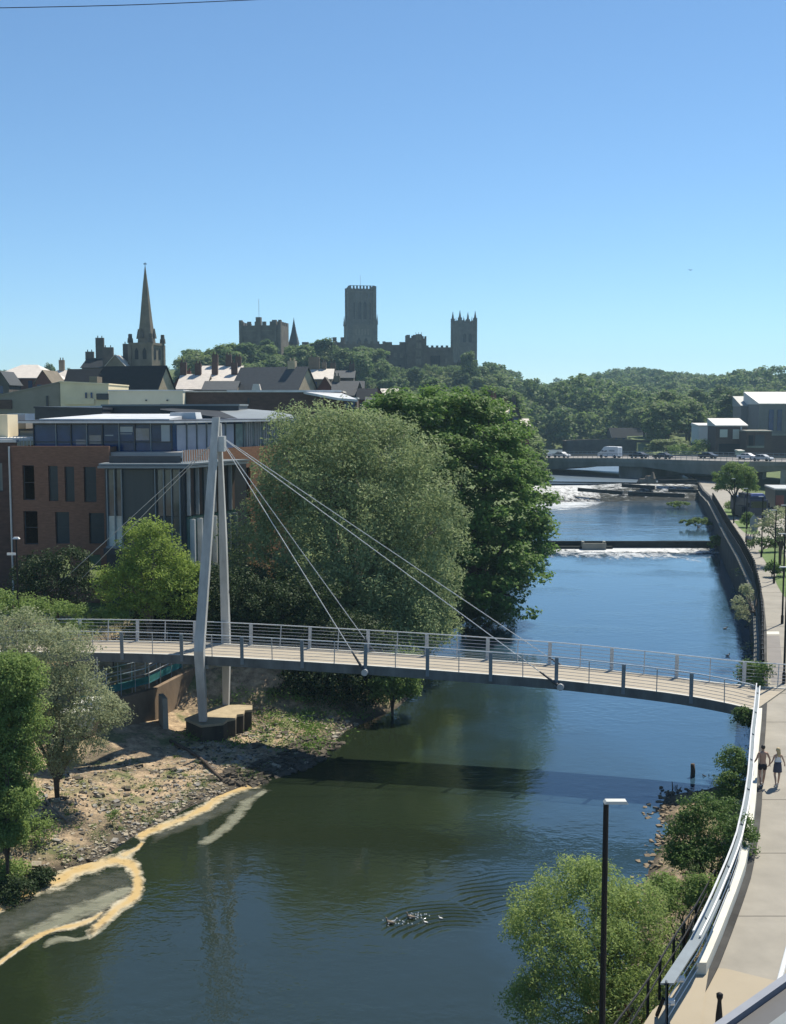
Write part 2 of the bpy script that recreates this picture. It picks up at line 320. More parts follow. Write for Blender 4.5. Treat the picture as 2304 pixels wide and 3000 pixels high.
# ---------------------------------------------------------------- ground, water, path
def make_ground():
    ys=list(np.arange(-60,30,6))+list(np.arange(30,72,.5))+list(np.arange(72,130,1.5))+list(np.arange(130,320,4))+list(np.arange(320,800,9))+list(np.arange(800,1500,35))+[1500,1700,2000,2400,3000]
    sl=[0,.3,.7,1.1,1.6,2.1,2.7,3.3,4,4.7,5.4,6.2,7,7.8,8.6,9.4,10.2,11,12,13,14,15,16,17,18,20,23,27,32,38,45,55,66,80,95,112,130,150,175,205,250,320,420,600,900,1500]
    sr=[.02,.6,2,5,9,14,20,28,38,50,65,82,100,120,145,175,210,260,330,450,650,1000,1600]
    V=[]; nc=0
    for y in ys:
        xl,xr,xw=float(XLf(y)),float(XRf(y)),float(XWf(y)); row=[]
        for s in sl[::-1]:
            x=xl-s; k=float(ss(0,25,s)) if y<640 else 1
            row.append((x,y,float(hL(x,y))+float(hills(x,y))*k))
        w=xr-xl
        for t in (.08,.25,.5,.75,.93): 
            row.append((xl+w*t,y,-1.6+(float(hL(xl-30,y))+2+float(hills(xl+w*t,y)))*float(ss(425,520,y))))
        hb=float(HB(y)); g=xw-xr
        for t in (0,.2,.45,.7,.98):
            z=-.33+(hb+.33)*t if hb>-.3 else -1.6
            if y>425: z=-1.6+(float(hL(xl-30,y))+2+float(hills(xr,y)))*float(ss(425,520,y))
            row.append((xr+g*t+ (0 if g>.05 else -.2+.18*t),y,z+(.12*math.sin(y*2.3+t*9) if hb>-.3 and 0<t<.95 else 0)))
        for s in sr:
            x=xw+s; k=float(ss(0,25,s)) if y<640 else 1
            row.append((x,y,float(hR(x,y))+float(hills(x,y))*k))
        nc=len(row); V+=row
    F=[]
    for j in range(len(ys)-1):
        for i in range(nc-1):
            a=j*nc+i; F.append((a,a+1,a+nc+1,a+nc))
    m=bpy.data.materials.new("ground_earth"); n,b=nodes(m); L=n.links
    g=n.nodes.new("ShaderNodeNewGeometry"); sp=n.nodes.new("ShaderNodeSeparateXYZ"); L.new(g.outputs["Position"],sp.inputs[0])
    def nz(s,d=8,ro=.7):
        z=n.nodes.new("ShaderNodeTexNoise"); z.inputs["Scale"].default_value=s; z.inputs["Detail"].default_value=d; z.inputs["Roughness"].default_value=ro; L.new(g.outputs["Position"],z.inputs["Vector"]); return z.outputs["Fac"]
    def ramp(f,a,bb,ca,cb):
        r=n.nodes.new("ShaderNodeValToRGB"); r.color_ramp.elements[0].position=a; r.color_ramp.elements[1].position=bb
        r.color_ramp.elements[0].color=(*ca,1); r.color_ramp.elements[1].color=(*cb,1); L.new(f,r.inputs[0]); return r.outputs[0]
    def mix(f,a,bb):
        x=n.nodes.new("ShaderNodeMix"); x.data_type='RGBA'; L.new(f,x.inputs["Factor"]); L.new(a,x.inputs["A"]); L.new(bb,x.inputs["B"]); return x.outputs["Result"]
    soil=ramp(nz(2.2),.36,.66,(.20,.145,.095),(.52,.40,.26)); grass=ramp(nz(.8),.35,.65,(.05,.085,.02),(.12,.16,.05)); 
    m1=mix(ramp(nz(.35,6),.50,.60,(0,0,0),(.75,)*3),soil,grass)
    m1=mix(ramp(nz(.22,9,.8),.50,.57,(0,0,0),(.8,)*3),m1,ramp(nz(5),.4,.6,(.05,.045,.03),(.16,.13,.09)))
    mr=n.nodes.new("ShaderNodeMapRange"); mr.inputs[1].default_value=74; mr.inputs[2].default_value=84; L.new(sp.outputs[1],mr.inputs[0])
    m2=mix(mr.outputs[0],m1,grass)
    wet=n.nodes.new("ShaderNodeMapRange"); wet.inputs[1].default_value=-.25; wet.inputs[2].default_value=.12; L.new(sp.outputs[2],wet.inputs[0])
    dk=n.nodes.new("ShaderNodeRGB"); dk.outputs[0].default_value=(.06,.05,.035,1)
    m3=mix(wet.outputs[0],dk.outputs[0],m2)
    L.new(m3,b.inputs["Base Color"]); b.inputs["Roughness"].default_value=.95
    bp=n.nodes.new("ShaderNodeBump"); bp.inputs["Strength"].default_value=.7; bp.inputs["Distance"].default_value=.15; L.new(nz(3.5),bp.inputs["Height"]); L.new(bp.outputs[0],b.inputs["Normal"])
    me=npmesh("ground",V,F,m); me.shade_smooth(); tag(obj("ground",me),kind='structure')
make_ground()
def ring(px,py,r0,r1,wl,amp,xa,xb):
    p=G(px,py,-.3); return (p.x,p.y,r0,r1,wl,amp,xa,xb)
wm=watermat("river_surface",(.015,.023,.012),1.6,1.0,ior=1.76,sky_tint=(.028,.068,.115),dist=.035,rings=[ring(1640,2790,3.2,8.0,.42,.5,2.2,9),ring(1360,2790,1.5,4.6,.36,.6,-.6,4)])
wm2=watermat("upper_river_surface",(.04,.06,.07),.55,.55,dist=.15,rough_=.14)
def water_sheet(name,y0,y1,z,m,step=3,pad=.6,crest=None):
    ys=np.arange(y0,y1+.01,step); A=[];B=[]
    for y in ys: A.append((float(XLf(y))-pad,y,z)); B.append((float(XWf(y))+(.0 if y>64 else 3),y,z))
    mb=MB().strip(A,B); return tag(mb.build(name,m,fix=False),kind='structure')
LWY=162.0   # lower weir
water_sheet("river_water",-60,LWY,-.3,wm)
water_sheet("middle_river_water",LWY,244,.8,wm2)
wm3=watermat("far_river_surface",(.05,.09,.12),.5,.9,dist=.4,rough_=.32,sky_tint=(.05,.10,.15))
water_sheet("upper_river_water",242,448,3.8,wm3,step=6)
# riverside path (paved sheet)
def densify(P,n=6):
    out=[]
    for i in range(len(P)-1):
        p0=P[max(i-1,0)];p1=P[i];p2=P[i+1];p3=P[min(i+2,len(P)-1)]
        for k in range(n):
            t=k/n; out.append(.5*((2*p1)+(-p0+p2)*t+(2*p0-5*p1+4*p2-p3)*t*t+(-p0+3*p1-3*p2+p3)*t**3))
    out.append(P[-1]); return out
rt=[(27,24),(40,24),(55,26),(G(2400,1860,4.5).y,G(2330,1830,4.5).x),(G(2291,1736,4.5).y,G(2291,1736,4.5).x),(G(2268,1690,4.5).y,G(2268,1690,4.5).x),(G(2240,1636,4.5).y,G(2243,1640,4.5).x),(G(2212,1610,4.5).y,G(2212,1610,4.5).x),(G(2170,1560,4.5).y,G(2172,1562,4.5).x),(G(2133,1500,4.5).y,G(2133,1500,4.5).x)]
A=[];B=[]
for y in list(np.arange(18,190,1.0)):
    A.append((float(XWf(y))+.1,y,4.50)); B.append((max(float(np.interp(y,[a for a,b in rt],[b for a,b in rt])),float(XWf(y))+3.2),y,4.50))
for y in np.arange(190,262,4): 
    z=float(hR(0,y))+.05; A.append((float(XWf(y))+.1,y,z)); B.append((float(XWf(y))+8,y,z))
tag(MB().strip(A,B).build("riverside_path",paving,fix=False),kind='structure')
# buff and grey resurfaced areas of the path (thin sheets)
def patch(name,px,m,z):
    mb=MB(); mb.add([G(x,y,z) for x,y in px],[tuple(range(len(px)))]); return tag(mb.build(name,m,fix=False),kind='structure')
patch("buff_path_patch",[(1975,3080),(2055,2832),(2130,2838),(2300,2880),(2500,2935),(2450,3200),(2000,3200)],paving2,4.505)
patch("grey_path_patch",[(2246,1862),(2284,1862),(2294,1960),(2296,2002),(2262,2002),(2250,1940)],paving3,4.505)
patch("pale_path_patch",[(2244,1850),(2283,1850),(2284,1858),(2246,1858)],kerbw,4.509)
patch("cream_landing",[(1880,3010),(1912,2960),(1950,2928),(1985,2890),(2050,2820),(2080,2822),(2040,3080),(1830,3090)],paving2,4.562)
# river wall (right bank)
A=[];T=[]
mb=MB(); ysw=list(np.arange(20,60,1.0))+list(np.arange(60,264,1.5))
At=[Vector((float(XWf(y)),y,4.55 if y<200 else float(hR(0,y))+.12)) for y in ysw]
Ab=[Vector((float(XWf(y))-.35,y,-2)) for y in ysw]; Bt=[p+Vector((.45,0,0)) for p in At]
mb.strip(Ab,At); mb.strip(At,Bt); mb.strip(Bt,[Vector((p.x,p.y,-2)) for p in Bt])
rw=thing("river_wall","long dark stone river wall curving below the riverside path","wall",(At[0].x,At[0].y,0))
wallm=mat("wet_dark_stone",(.035,.036,.036),.9,.6,.5,bump=.4,dist=.1,stretch=(1,1,.5)); mb.build("wall_face",wallm,rw,fix=False)
ledge=MB(); ii=[i for i,y in enumerate(ysw) if y>64]
ledge.strip([At[i]+Vector((-.42,0,-.95)) for i in ii],[At[i]+Vector((-.02,0,-.95)) for i in ii],.12); ledge.build("ledge",concd,rw)
# white coping (near)
kp=[(XWf(y),y) for y in np.arange(_kw[1].y-.1,56.5,.75)]
C1=[Vector((float(x)-.05,y,4.9)) for x,y in kp]; C2=[Vector((float(x)+.22,y,4.9)) for x,y in kp]
cp=MB().strip(C1,C2,.39).build("white_coping",kerbw); tag(cp,"white painted kerb running along the river edge of the path","kerb")
# riverside guardrail near: two broad white rails, thin wires, posts
gr=thing("path_guardrail","grey and white metal guardrail above the white kerb beside the river","railing",(9,30,4.5))
ypts=list(np.arange(27.0,57.4,1.2))
def gp(y,h,off): return Vector((float(XWf(y))+off,y,4.5+h))
for h,off,w,m_,nm in ((1.38,-.12,.06,steel,"handrail"),(1.24,.06,.05,white,"handrail")):
    yy=[y for y in ypts if y>29.0]; MB().strip([gp(y,h,off-w/2) for y in yy],[gp(y,h,off+w/2) for y in yy],.05).build(nm,m_,gr)
mb=MB(); mb.strip([gp(y,1.16,-.2) for y in ypts[:5]],[gp(y,1.16,.14) for y in ypts[:5]],.05); mb.strip([gp(y,1.15,-.12) for y in ypts],[gp(y,1.15,.02) for y in ypts],.03); mb.build("rail_plate",greysteel,gr)
for h in (.25,.5,.75,.98): MB().tube([gp(y,h,.0) for y in ypts],.014,5).build("wire_rail",steel,gr)
for y in ypts[::3]+[27.0]:
    MB().beam(gp(y,-.1,-.02),gp(y,1.2,-.04),.16,.04,up=(1,0,0)).build("post",greysteel,gr)
for (px,py) in ((1992,2868),(1962,2935)):
    p=G(px,py,5.0); MB().tube([p+Vector((-.15,0,0)),p+Vector((.12,0,0))],.09,8).build("bollard_lamp",white,gr)
p0=G(1925,2975,4.6); MB().tube([p0,G(1945,2925,5.2)],.05,6).build("rail_end",black,gr)
# lower black handrail going down the bank
bf=thing("black_bank_railing","black tube railing descending beside the willow bush to the lower bank","railing",(6,27,3))
r1=[W(1795,3010,25.6),W(1900,2868,28.2),W(1975,2745,30.6),W(2040,2650,33.5),W(2095,2550,37)]
r2=[W(1838,3015,25.6),W(1905,2905,28.2),W(1945,2838,29.6),W(2010,2735,31.8),W(2080,2600,36)]
MB().tube(densify(r1,3),.03,6).build("top_rail",black,bf); MB().tube(densify(r2,3),.025,6).build("lower_rail",black,bf)
for p in (r1[0],r1[1],W(1935,2800,29.5),r1[2],W(2005,2700,32),r1[3],r1[4]): MB().tube([p,p+Vector((0,0,-1.25))],.04,6).build("post",black,bf)
# near white handrail at right border, bollard, canopy of the viewer's building
MB_=MB().tube([G(2282,2880,5.4),G(2330,2700,5.9)],.07,8); tag(MB_.build("white_handrail",white),"short white handrail at the right edge beside the dark canopy","railing")
p=G(2106,3025,4.5); bo=thing("bollard","black waisted bollard standing on the buff paving below the canopy","bollard",p)
MB().tube([p+Vector((0,0,h)) for h in (0,.1,.45,.80,.86,.92,1.0,1.04)],[.10,.10,.085,.05,.052,.08,.085,.03],12).build("bollard_post",black,bo,smooth=True)
c0=G(2100,3012,13.0); c1=G(2304,2868,13.0); d=(c1-c0).normalized(); c0-=d*3; c1+=d*5; nrm=Vector((d.y,-d.x,0))
ca=thing("entrance_canopy","dark framed grey canopy roof at the bottom right corner","canopy",c0)
MB().beam(c0+nrm*.05,c1+nrm*.05,.10,.16).build("edge_trim",mat("grey_trim",(.20,.22,.26),.4,.1,2),ca)  # edge strip in a lighter grey than the gutter
MB().beam(c0+nrm*.24+Vector((0,0,-.05)),c1+nrm*.24+Vector((0,0,-.05)),.26,.10).build("gutter",darkmetal,ca)
a=c0+nrm*.38;b_=c1+nrm*.38; MB().add([a+Vector((0,0,.02)),b_+Vector((0,0,.02)),b_+nrm*3+Vector((0,0,.6)),a+nrm*3+Vector((0,0,.6)),a+Vector((0,0,-.1)),b_+Vector((0,0,-.1)),b_+nrm*3+Vector((0,0,.45)),a+nrm*3+Vector((0,0,.45))],[(0,1,2,3),(7,6,5,4),(0,4,5,1),(1,5,6,2),(2,6,7,3),(3,7,4,0)]).build("roof_panel",greyroof,ca)
MB().beam(c0+nrm*1.0+Vector((0,0,.2)),c1+nrm*1.0+Vector((0,0,.2)),.06,.05).build("glazing_bar",darkmetal,ca)
# ---------------------------------------------------------------- cable stayed footbridge
def fbz(t): return t
NB=[(-34,66.6,5.35),(-24,66.2,5.50),(-17.2,65.6,5.58),(-11.2,64.9,5.55),(-1.6,63.3,5.35),(4.0,62.2,5.2),(9.2,61.0,5.05),(14.6,59.3,4.8),(17.2,57.9,4.66),(18.6,56.6,4.58)]
NE=densify([Vector(p) for p in NB],5)
FB=[(-34,69.8,5.35),(-24,69.4,5.50),(-17,68.8,5.58),(-10.6,68.1,5.55),(-1.0,66.5,5.35),(4.8,65.4,5.2),(10.1,64.2,5.05),(15.6,62.6,4.8),(19.0,61.4,4.66),(21.6,60.9,4.58)]
FE=densify([Vector(p) for p in FB],5)
br=thing("cable_stayed_footbridge","white cable stayed footbridge crossing the river on a leaning A shaped pylon","footbridge",(-11,66,0.5))
MB().strip(NE,FE,.12).build("deck",deckm,br)
def offs(E,other,d,z):
    out=[]
    for i,p in enumerate(E):
        q=other[i]; k=(p-q); k.z=0; k.normalize(); out.append(p+k*d+Vector((0,0,z)))
    return out
for E,O in ((NE,FE),(FE,NE)):
    a=offs(E,O,.02,.03); b=offs(E,O,.14,.03); MB().strip(a,b,.54).build("edge_beam",fascia,br)
    MB().strip(offs(E,O,-.06,.035),offs(E,O,.16,.035),.03).build("kerb_strip",mat("pale_kerb",(.45,.45,.42),.7,.15,1),br)
MB().strip(offs(NE,FE,-.3,-.35),offs(FE,NE,-.3,-.35),.25).build("soffit",fascia,br)
def resample(E,step):
    out=[];acc=0;nxt=0
    for i in range(len(E)-1):
        L=(E[i+1]-E[i]).length
        while nxt<=acc+L: out.append((E[i].lerp(E[i+1],(nxt-acc)/L),i)); nxt+=step
        acc+=L
    return out
for E,O,st in ((NE,FE,3.62),(FE,NE,3.62)):
    o=[0]*0
    for h in (1.32,): MB().tube(offs(E,O,.10+.16,h),.032,6).build("handrail",white,br)
    for h in (.18,.36,.54,.72,.92,1.12): MB().tube(offs(E,O,.10+.12*h,h),.014,5).build("rail_wire",steel,br)
    for k,(p,i) in enumerate(resample(E,st/2)):
        q=O[i]; n_=(p-q); n_.z=0; n_.normalize(); t_=(E[min(i+1,len(E)-1)]-E[i]).normalized()
        if k%2==0: MB().beam(p+n_*.17+Vector((0,0,-.35)),p+n_*.26+Vector((0,0,1.28)),.20,.07,up=n_).build("post",greysteel if E is NE else steel,br)
        else: MB().beam(p+n_*.12,p+n_*.24+Vector((0,0,1.28)),.05,.04,up=n_).build("slim_post",steel,br)
# pylon
top=W(637,1222,67.0); nb0=W(596,2112,65.0); nk=Vector((0,0,0)); nk=W(585,1905,64.4); fb0=W(663,2086,69.2); fk=W(664,1900,69.0)
def leg(P,wd_):
    mb=MB(); o=0
    for i,(p,(w,d_)) in enumerate(zip(P,wd_)):
        for a,b in ((-1,-1),(1,-1),(1.0,1),(-1,1)): mb.v.append((p.x+a*w/2,p.y+b*d_/2,p.z))
    for i in range(len(P)-1):
        for k in range(4): mb.f.append((4*i+k,4*i+(k+1)%4,4*i+4+(k+1)%4,4*i+4+k))
    mb.f.append((3,2,1,0)); n=4*(len(P)-1); mb.f.append((n,n+1,n+2,n+3)); return mb
t1=top+Vector((-.02,-.25,0)); t2=W(644,1240,67.3)
leg([nb0,nb0.lerp(nk,.5),nk,nk.lerp(t1,.5),t1],[(.42,.5),(.48,.6),(.55,.7),(.50,.6),(.40,.45)]).build("pylon_leg",pylonm,br)
leg([fb0,fb0.lerp(fk,.5),fk,fk.lerp(t2,.5),t2],[(.34,.5),(.42,.6),(.50,.7),(.42,.6),(.16,.4)]).build("pylon_leg",pylonm,br)
hd=W(648,1300,66.9); MB().box(hd,(.5,.9,.9)).build("cable_saddle",steel,br)
MB().box(W(666,1733,68.75),(.30,.05,.22)).build("notice_plate",darkmetal,br)
MB().beam(W(600,1950,65),W(664,1940,69),.5,.35).build("cross_beam",pylonm,br)
def near(E,x): return min(E,key=lambda p:abs(p.x-x))
ends=[]
for px,py,E,O in ((1075,1940,NE,FE),(1124,1903,FE,NE),(1649,2002,NE,FE),(1650,1951,FE,NE)):
    x=G(px,py,5.1).x; i=min(range(len(E)),key=lambda k:abs(E[k].x-x)); p=E[i]; n_=(p-O[i]); n_.z=0; n_.normalize()
    e=p+n_*.3+Vector((0,0,-.25)); s=hd+Vector((.25,.2 if E is FE else -.2,.25 if px>1500 else -.15))
    MB().tube([s,e],.023,6).build("stay_cable",white,br)
    d_=(s-e).normalized(); MB().tube([e,e+d_*1.3],[.09,.05],8).build("cable_socket",darkmetal,br)
    MB().tube([e-n_*.25-d_*.1,e+n_*.15-d_*.1],.19,12).build("cable_anchor",steel,br)
for px,dx in ((20,0),(90,.0)):
    e=W(px,1850,80); s=hd+Vector((-.3,0,.2)); MB().tube([s,e],.02,6).build("back_stay",steel,br)
# plinth with scalloped sheet pile sides
pl=[G(548,2118,1.5),G(600,2140,1.5),G(690,2106,1.5)]
a=G(545,2105,1.5); b=G(592,2125,1.5); c=G(655,2118,1.5); e1=G(668,2108,1.5); e2=G(690,2104,1.5); e3=G(694,2094,1.5); e4=G(713,2092,1.5); e5=G(717,2082,1.5); e6=G(738,2080,1.5); e7=G(738,2068,1.5); e8=G(700,2066,1.5); e9=G(640,2068,1.5)
poly=[(p.x,p.y) for p in (a,b,c,e1,e2,e3,e4,e5,e6,e7,e8,e9)]
MB().extrude(poly,-1.2,1.38).build("sheet_pile_wall",mat("rusty_sheet_pile",(.055,.045,.032),.9,.5,1,stretch=(1,1,.3)),br)
cx=sum(p[0] for p in poly)/len(poly); cyy=sum(p[1] for p in poly)/len(poly)
MB().extrude([(cx+(x-cx)*1.03,cyy+(y-cyy)*1.03) for x,y in poly],1.38,1.52).build("plinth_cap",mat("tan_concrete",(.36,.30,.20),.95,.25,1.2,bump=.3,detail=10),br)
# ---------------------------------------------------------------- retaining wall, scaffold walkway below the deck
rwl=thing("retaining_wall","brown concrete retaining wall behind the muddy beach left of the pylon","wall",(-16,66,1))
g0=G(250,2165,1.4); g1=G(330,2120,1.6); g2=G(455,2085,1.6); g3=G(552,2040,1.4)
pts=[Vector((g0.x-9,g0.y-5,0)),g0,g1,g2,g3,Vector((g3.x+1.0,g3.y+4,0))]
MB().strip([Vector((p.x,p.y,3.0)) for p in pts],[Vector((p.x-.2,p.y+.4,3.0)) for p in pts],3.2).build("wall_panel",mat("brown_concrete",(.20,.15,.105),.95,.35,.6,stretch=(1,1,.5)),rwl)
MB().box((g2.x+.6,g2.y-.5,1.1),(.35,1.6,3.2),rz=.4,taper=.8).build("buttress",concrete,rwl)
sw=thing("scaffold_walkway","scaffold walkway with silver tube rails and teal netting under the footbridge","walkway",(-13,68,3))
teal=mat("teal_netting",(.03,.20,.19),.8,.3,2)
wa=[Vector((p.x-.6,p.y+1.2,3.15)) for p in pts[1:5]]; wb=[p+Vector((-.5,1.3,0)) for p in wa]
MB().strip(wa,wb,.1).build("walkway_deck",mat("teal_boards",(.05,.22,.24),.8,.4,1.5),sw)
for h in (.55,1.1): MB().tube([p+Vector((0,0,h)) for p in wa],.035,6).build("scaffold_rail",steel,sw)
for h in (.55,1.1): MB().tube([p+Vector((0,0,h)) for p in wb],.035,6).build("scaffold_rail",steel,sw)
for i in range(10):
    t=i/9*3; k=min(int(t),2); p=wa[k].lerp(wa[k+1],t-k); q=wb[k].lerp(wb[k+1],t-k)
    for r_ in (p,q): MB().tube([r_+Vector((0,0,-2.2)),r_+Vector((0,0,1.3+ (1.0 if i%3==2 else 0)))],.03,6).build("scaffold_post",steel,sw)
MB().strip([p+Vector((0,-.04,.35)) for p in wa],[p+Vector((0,0,.0)) for p in wa]).build("netting",teal,sw)
for k,(x,y) in enumerate(((225,2110),(262,2080))):
    p=G(x,y,3.6); tag(MB().box(p,(1.6,.9,.9),rz=.3+k).box(p+Vector((0,0,.5)),(1.7,1.0,.08),rz=.3+k).build("rubble_bag",mat("white_sack",(.6,.6,.56),.9,.1,3)),"white bulk sack on the bank behind the silver willow, %s one"%("nearer" if k==0 else "farther"),"sack")
# ---------------------------------------------------------------- foam on the water
foamy=foammat("yellow_foam",(.46,.335,.15),(.50,.465,.35),.53,.14,2.4)
foamw=foammat("thin_pale_foam",(.26,.27,.20),(.42,.42,.32),.57,.16,1.7,st=(.7,1.5,1),amax=.6)
film=foammat("grey_film",(.10,.11,.095),(.17,.175,.14),.62,.25,1.4,st=(1,2,1),amax=.5)
def foam(name,pl_,pr_,m,z=-.294,n=7,lab=None):
    A=densify([G(x,y,z) for x,y in pl_],8); B=densify([G(x,y,z) for x,y in pr_],8)
    V=[];E=[]; q=random.Random(int(abs(pl_[0][0]*7+pl_[1][1]))); s0=s1=0
    for i in range(len(A)):
        s0=s0*.93+q.gauss(0,.12); s1=s1*.93+q.gauss(0,.12); a_,b_=A[i].lerp(B[i],-.02+.26*s0),A[i].lerp(B[i],1.02+.26*s1); A[i],B[i]=a_,b_
        for k in range(n+1):
            t=k/n; V.append(A[i].lerp(B[i],t)); tt=min(t,1-t)*2; en=min(i,len(A)-1-i)/4
            E.append(min(1,tt*1.25,en)-.42)
    F=[(i*(n+1)+k,i*(n+1)+k+1,(i+1)*(n+1)+k+1,(i+1)*(n+1)+k) for i in range(len(A)-1) for k in range(n)]
    me=npmesh(name,V,F,m); at=me.attributes.new("edge",'FLOAT','POINT'); at.data.foreach_set("value",np.array(E,dtype=np.float32))
    return tag(obj(name,me),lab,"foam",kind='stuff')
foam("grey_foam_film",[(-60,2690),(60,2640),(180,2590),(280,2550),(340,2530),(380,2535)],[(-60,2830),(60,2770),(150,2750),(230,2740),(330,2690),(410,2600)],film,-.2965,lab="thin grey film on the water inside the yellow foam loop")
foam("yellow_foam",[(-60,2662),(20,2625),(100,2588),(180,2540),(230,2518),(300,2505),(355,2498),(408,2522),(426,2585),(406,2642),(352,2682),(255,2760)],[(-60,2712),(20,2668),(100,2636),(180,2608),(240,2582),(290,2560),(345,2546),(372,2562),(388,2592),(370,2622),(322,2648),(240,2725)],foamy,lab="orange yellow scum foam curling off the muddy bank")
foam("yellow_foam",[(-60,2850),(20,2795),(90,2740),(140,2718),(200,2705),(260,2685),(330,2650)],[(-60,2872),(20,2815),(60,2785),(110,2755),(150,2735),(220,2725),(300,2690)],foamy,lab="pale yellow foam tongue trailing across the bottom left water")
foam("pale_foam",[(120,2770),(160,2740),(230,2745),(290,2720),(340,2670),(370,2640)],[(130,2782),(180,2765),(240,2758),(300,2732),(350,2685),(395,2650)],foamw,-.2955,lab="creamy foam fringe along the outside of the foam loop")
foam("yellow_foam",[(380,2446),(435,2422),(515,2387),(585,2352),(625,2317),(686,2294),(770,2284)],[(414,2470),(460,2450),(536,2420),(616,2380),(666,2347),(714,2324),(778,2310)],foamy,lab="thin band of yellow foam hugging the shore below the pylon")
foam("pale_foam",[(560,2480),(610,2440),(670,2390),(700,2350),(740,2330),(775,2310)],[(600,2482),(660,2445),(720,2390),(750,2355),(770,2335),(790,2312)],foamw,-.2955,lab="streaky white foam drifting off the shore below the pylon")
foam("pale_foam",[(325,2510),(350,2490),(390,2480),(415,2460)],[(375,2530),(395,2505),(410,2490),(430,2465)],foamy,-.2955,lab="pale foam spill joining the foam loop to the shore")

foam("pale_foam",[(430,2440),(520,2405),(600,2370),(680,2325),(780,2300)],[(440,2475),(540,2440),(640,2400),(720,2350),(800,2318)],film,-.2962,lab="grey scum film between the shore foam and the open water")
foam("pale_foam",[(20,2740),(120,2700),(220,2640),(320,2600),(380,2585)],[(60,2775),(160,2735),(260,2690),(350,2650),(400,2610)],foamw,-.2958,lab="milky swirl inside the outer edge of the foam loop")
# joints and stains of the path
mb=MB()
for y in (33.2,38.1,43.5,49,54.6,60.2,66,72,79,86.5,94,102,111,121,132,145):
    a=float(XWf(y))+.35; b=float(np.interp(y,[q[0] for q in rt],[q[1] for q in rt])); mb.bb(a,b,y,y+.02+.0004*y,4.4,4.508)
tag(mb.build("path_joints",mat("joint_line",(.16,.15,.13),.95,.1,1)),kind='structure')
# ---------------------------------------------------------------- foliage
def leafquads(P,out,ls,ratio,rg,upb=.5,hang=0):
    n=len(P); N=rg.normal(size=(n,3)); N/=np.linalg.norm(N,axis=1)[:,None]
    N=N*.75+out*.6; N[:,2]+=upb; N/=np.linalg.norm(N,axis=1)[:,None]
    T=rg.normal(size=(n,3)); 
    if hang: T[:,2]-=hang
    T-=N*(T*N).sum(1)[:,None]; T/=np.linalg.norm(T,axis=1)[:,None]+1e-9
    B=np.cross(N,T); s=ls*rg.uniform(.6,1.35,size=(n,1))
    V=np.empty((n,4,3)); V[:,0]=P-T*s*.5; V[:,1]=P+B*s*ratio*.5; V[:,2]=P+T*s*.5; V[:,3]=P-B*s*ratio*.5
    return V.reshape(-1,3)
def crown(lobes,ncl,cr,per,ls,rg,ratio=.55,zs=.65,inner=.22,upb=.5,hang=0,low=-.55,layer=0):
    L=np.array(lobes,dtype=float); c=L[:,:3]; r=L[:,3:6]
    ar=(r[:,0]*r[:,1]+r[:,1]*r[:,2]+r[:,0]*r[:,2]); pr=ar/ar.sum()
    C=[];O=[]
    while len(C)<ncl:
        k=rg.choice(len(L),p=pr); d=rg.normal(size=3); d/=np.linalg.norm(d)
        if d[2]<low: d[2]*=-1
        f=(rg.uniform(.74,1.12) if rg.random()>.12 else rg.uniform(1.1,1.24)) if rg.random()>inner else rg.uniform(.35,.8)
        p=c[k]+d*r[k]*f
        if f>.73:
            q=(p-c)/r; qq=(q**2).sum(1); qq[k]=9
            if (qq<.55).any(): continue
        C.append(p); O.append(d)
    C=np.array(C);O=np.array(O)
    R_=cr*rg.uniform(.45,1.35,size=len(C)); cnt=np.maximum((per*(R_/cr)**2).astype(int),4)
    idx=np.repeat(np.arange(len(C)),cnt); g=rg.normal(size=(len(idx),3)); g/=np.linalg.norm(g,axis=1)[:,None]
    g*=rg.uniform(.25,1,size=(len(idx),1))**.6; g[:,2]*=zs
    P=C[idx]+g*R_[idx][:,None]
    if hang: P[:,2]-=rg.exponential(hang,size=len(P))*R_[idx]*.6
    return leafquads(P,O[idx]*.5+g*.7,ls,ratio,rg,upb,hang)
def treeobj(name,label,cat,base,lobes,m,ncl,cr,per,ls,seed,bm=None,group=None,trunk_r=.25,branches=8,stems=1,**kw):
    g=np.random.default_rng(seed); b=Vector(base)
    V=crown([(a[0]-b.x,a[1]-b.y,a[2]-b.z,*a[3:]) for a in lobes],ncl,cr,per,ls,g,**kw)
    F=np.arange(len(V)).reshape(-1,4); t=thing(name,label,cat,b,group)
    obj("crown",npmesh("crown",V,F,m),t)
    mb=MB(); r=random.Random(seed); zmin=min(a[2]-b.z for a in lobes)
    for s in range(stems):
        o=Vector((r.uniform(-.4,.4),r.uniform(-.4,.4),0))*(stems>1)
        for k in range(branches):
            a=lobes[(k+s)%len(lobes)]; tip=Vector((a[0]-b.x+r.uniform(-.7,.7)*a[3],a[1]-b.y+r.uniform(-.7,.7)*a[4],a[2]-b.z+r.uniform(-.3,.6)*a[5]))
            h=max(zmin*r.uniform(.35,.75),.15); j=o+Vector((tip.x*.03,tip.y*.03,h)); mid=j.lerp(tip,.5)+Vector((r.uniform(-.4,.4),r.uniform(-.4,.4),abs(tip.z)*.08))
            mb.tube([o,j,mid,tip],[trunk_r,trunk_r*.8,trunk_r*.38,trunk_r*.08],7)
            for q in range(2):
                e=mid.lerp(tip,r.uniform(0,.5)); mb.tube([e,e+Vector((r.uniform(-1,1)*a[3]*.5,r.uniform(-1,1)*a[4]*.5,r.uniform(0,.6)*a[5]))],[trunk_r*.25,trunk_r*.04],5)
    o_=mb.build("trunk",bm or bark,None,smooth=True,fix=False); o_.parent=t
    return t
def LB(px,py,D,rx,ry,rz):
    p=W(px,py,D); return (p.x,p.y,p.z,rx,ry,rz)
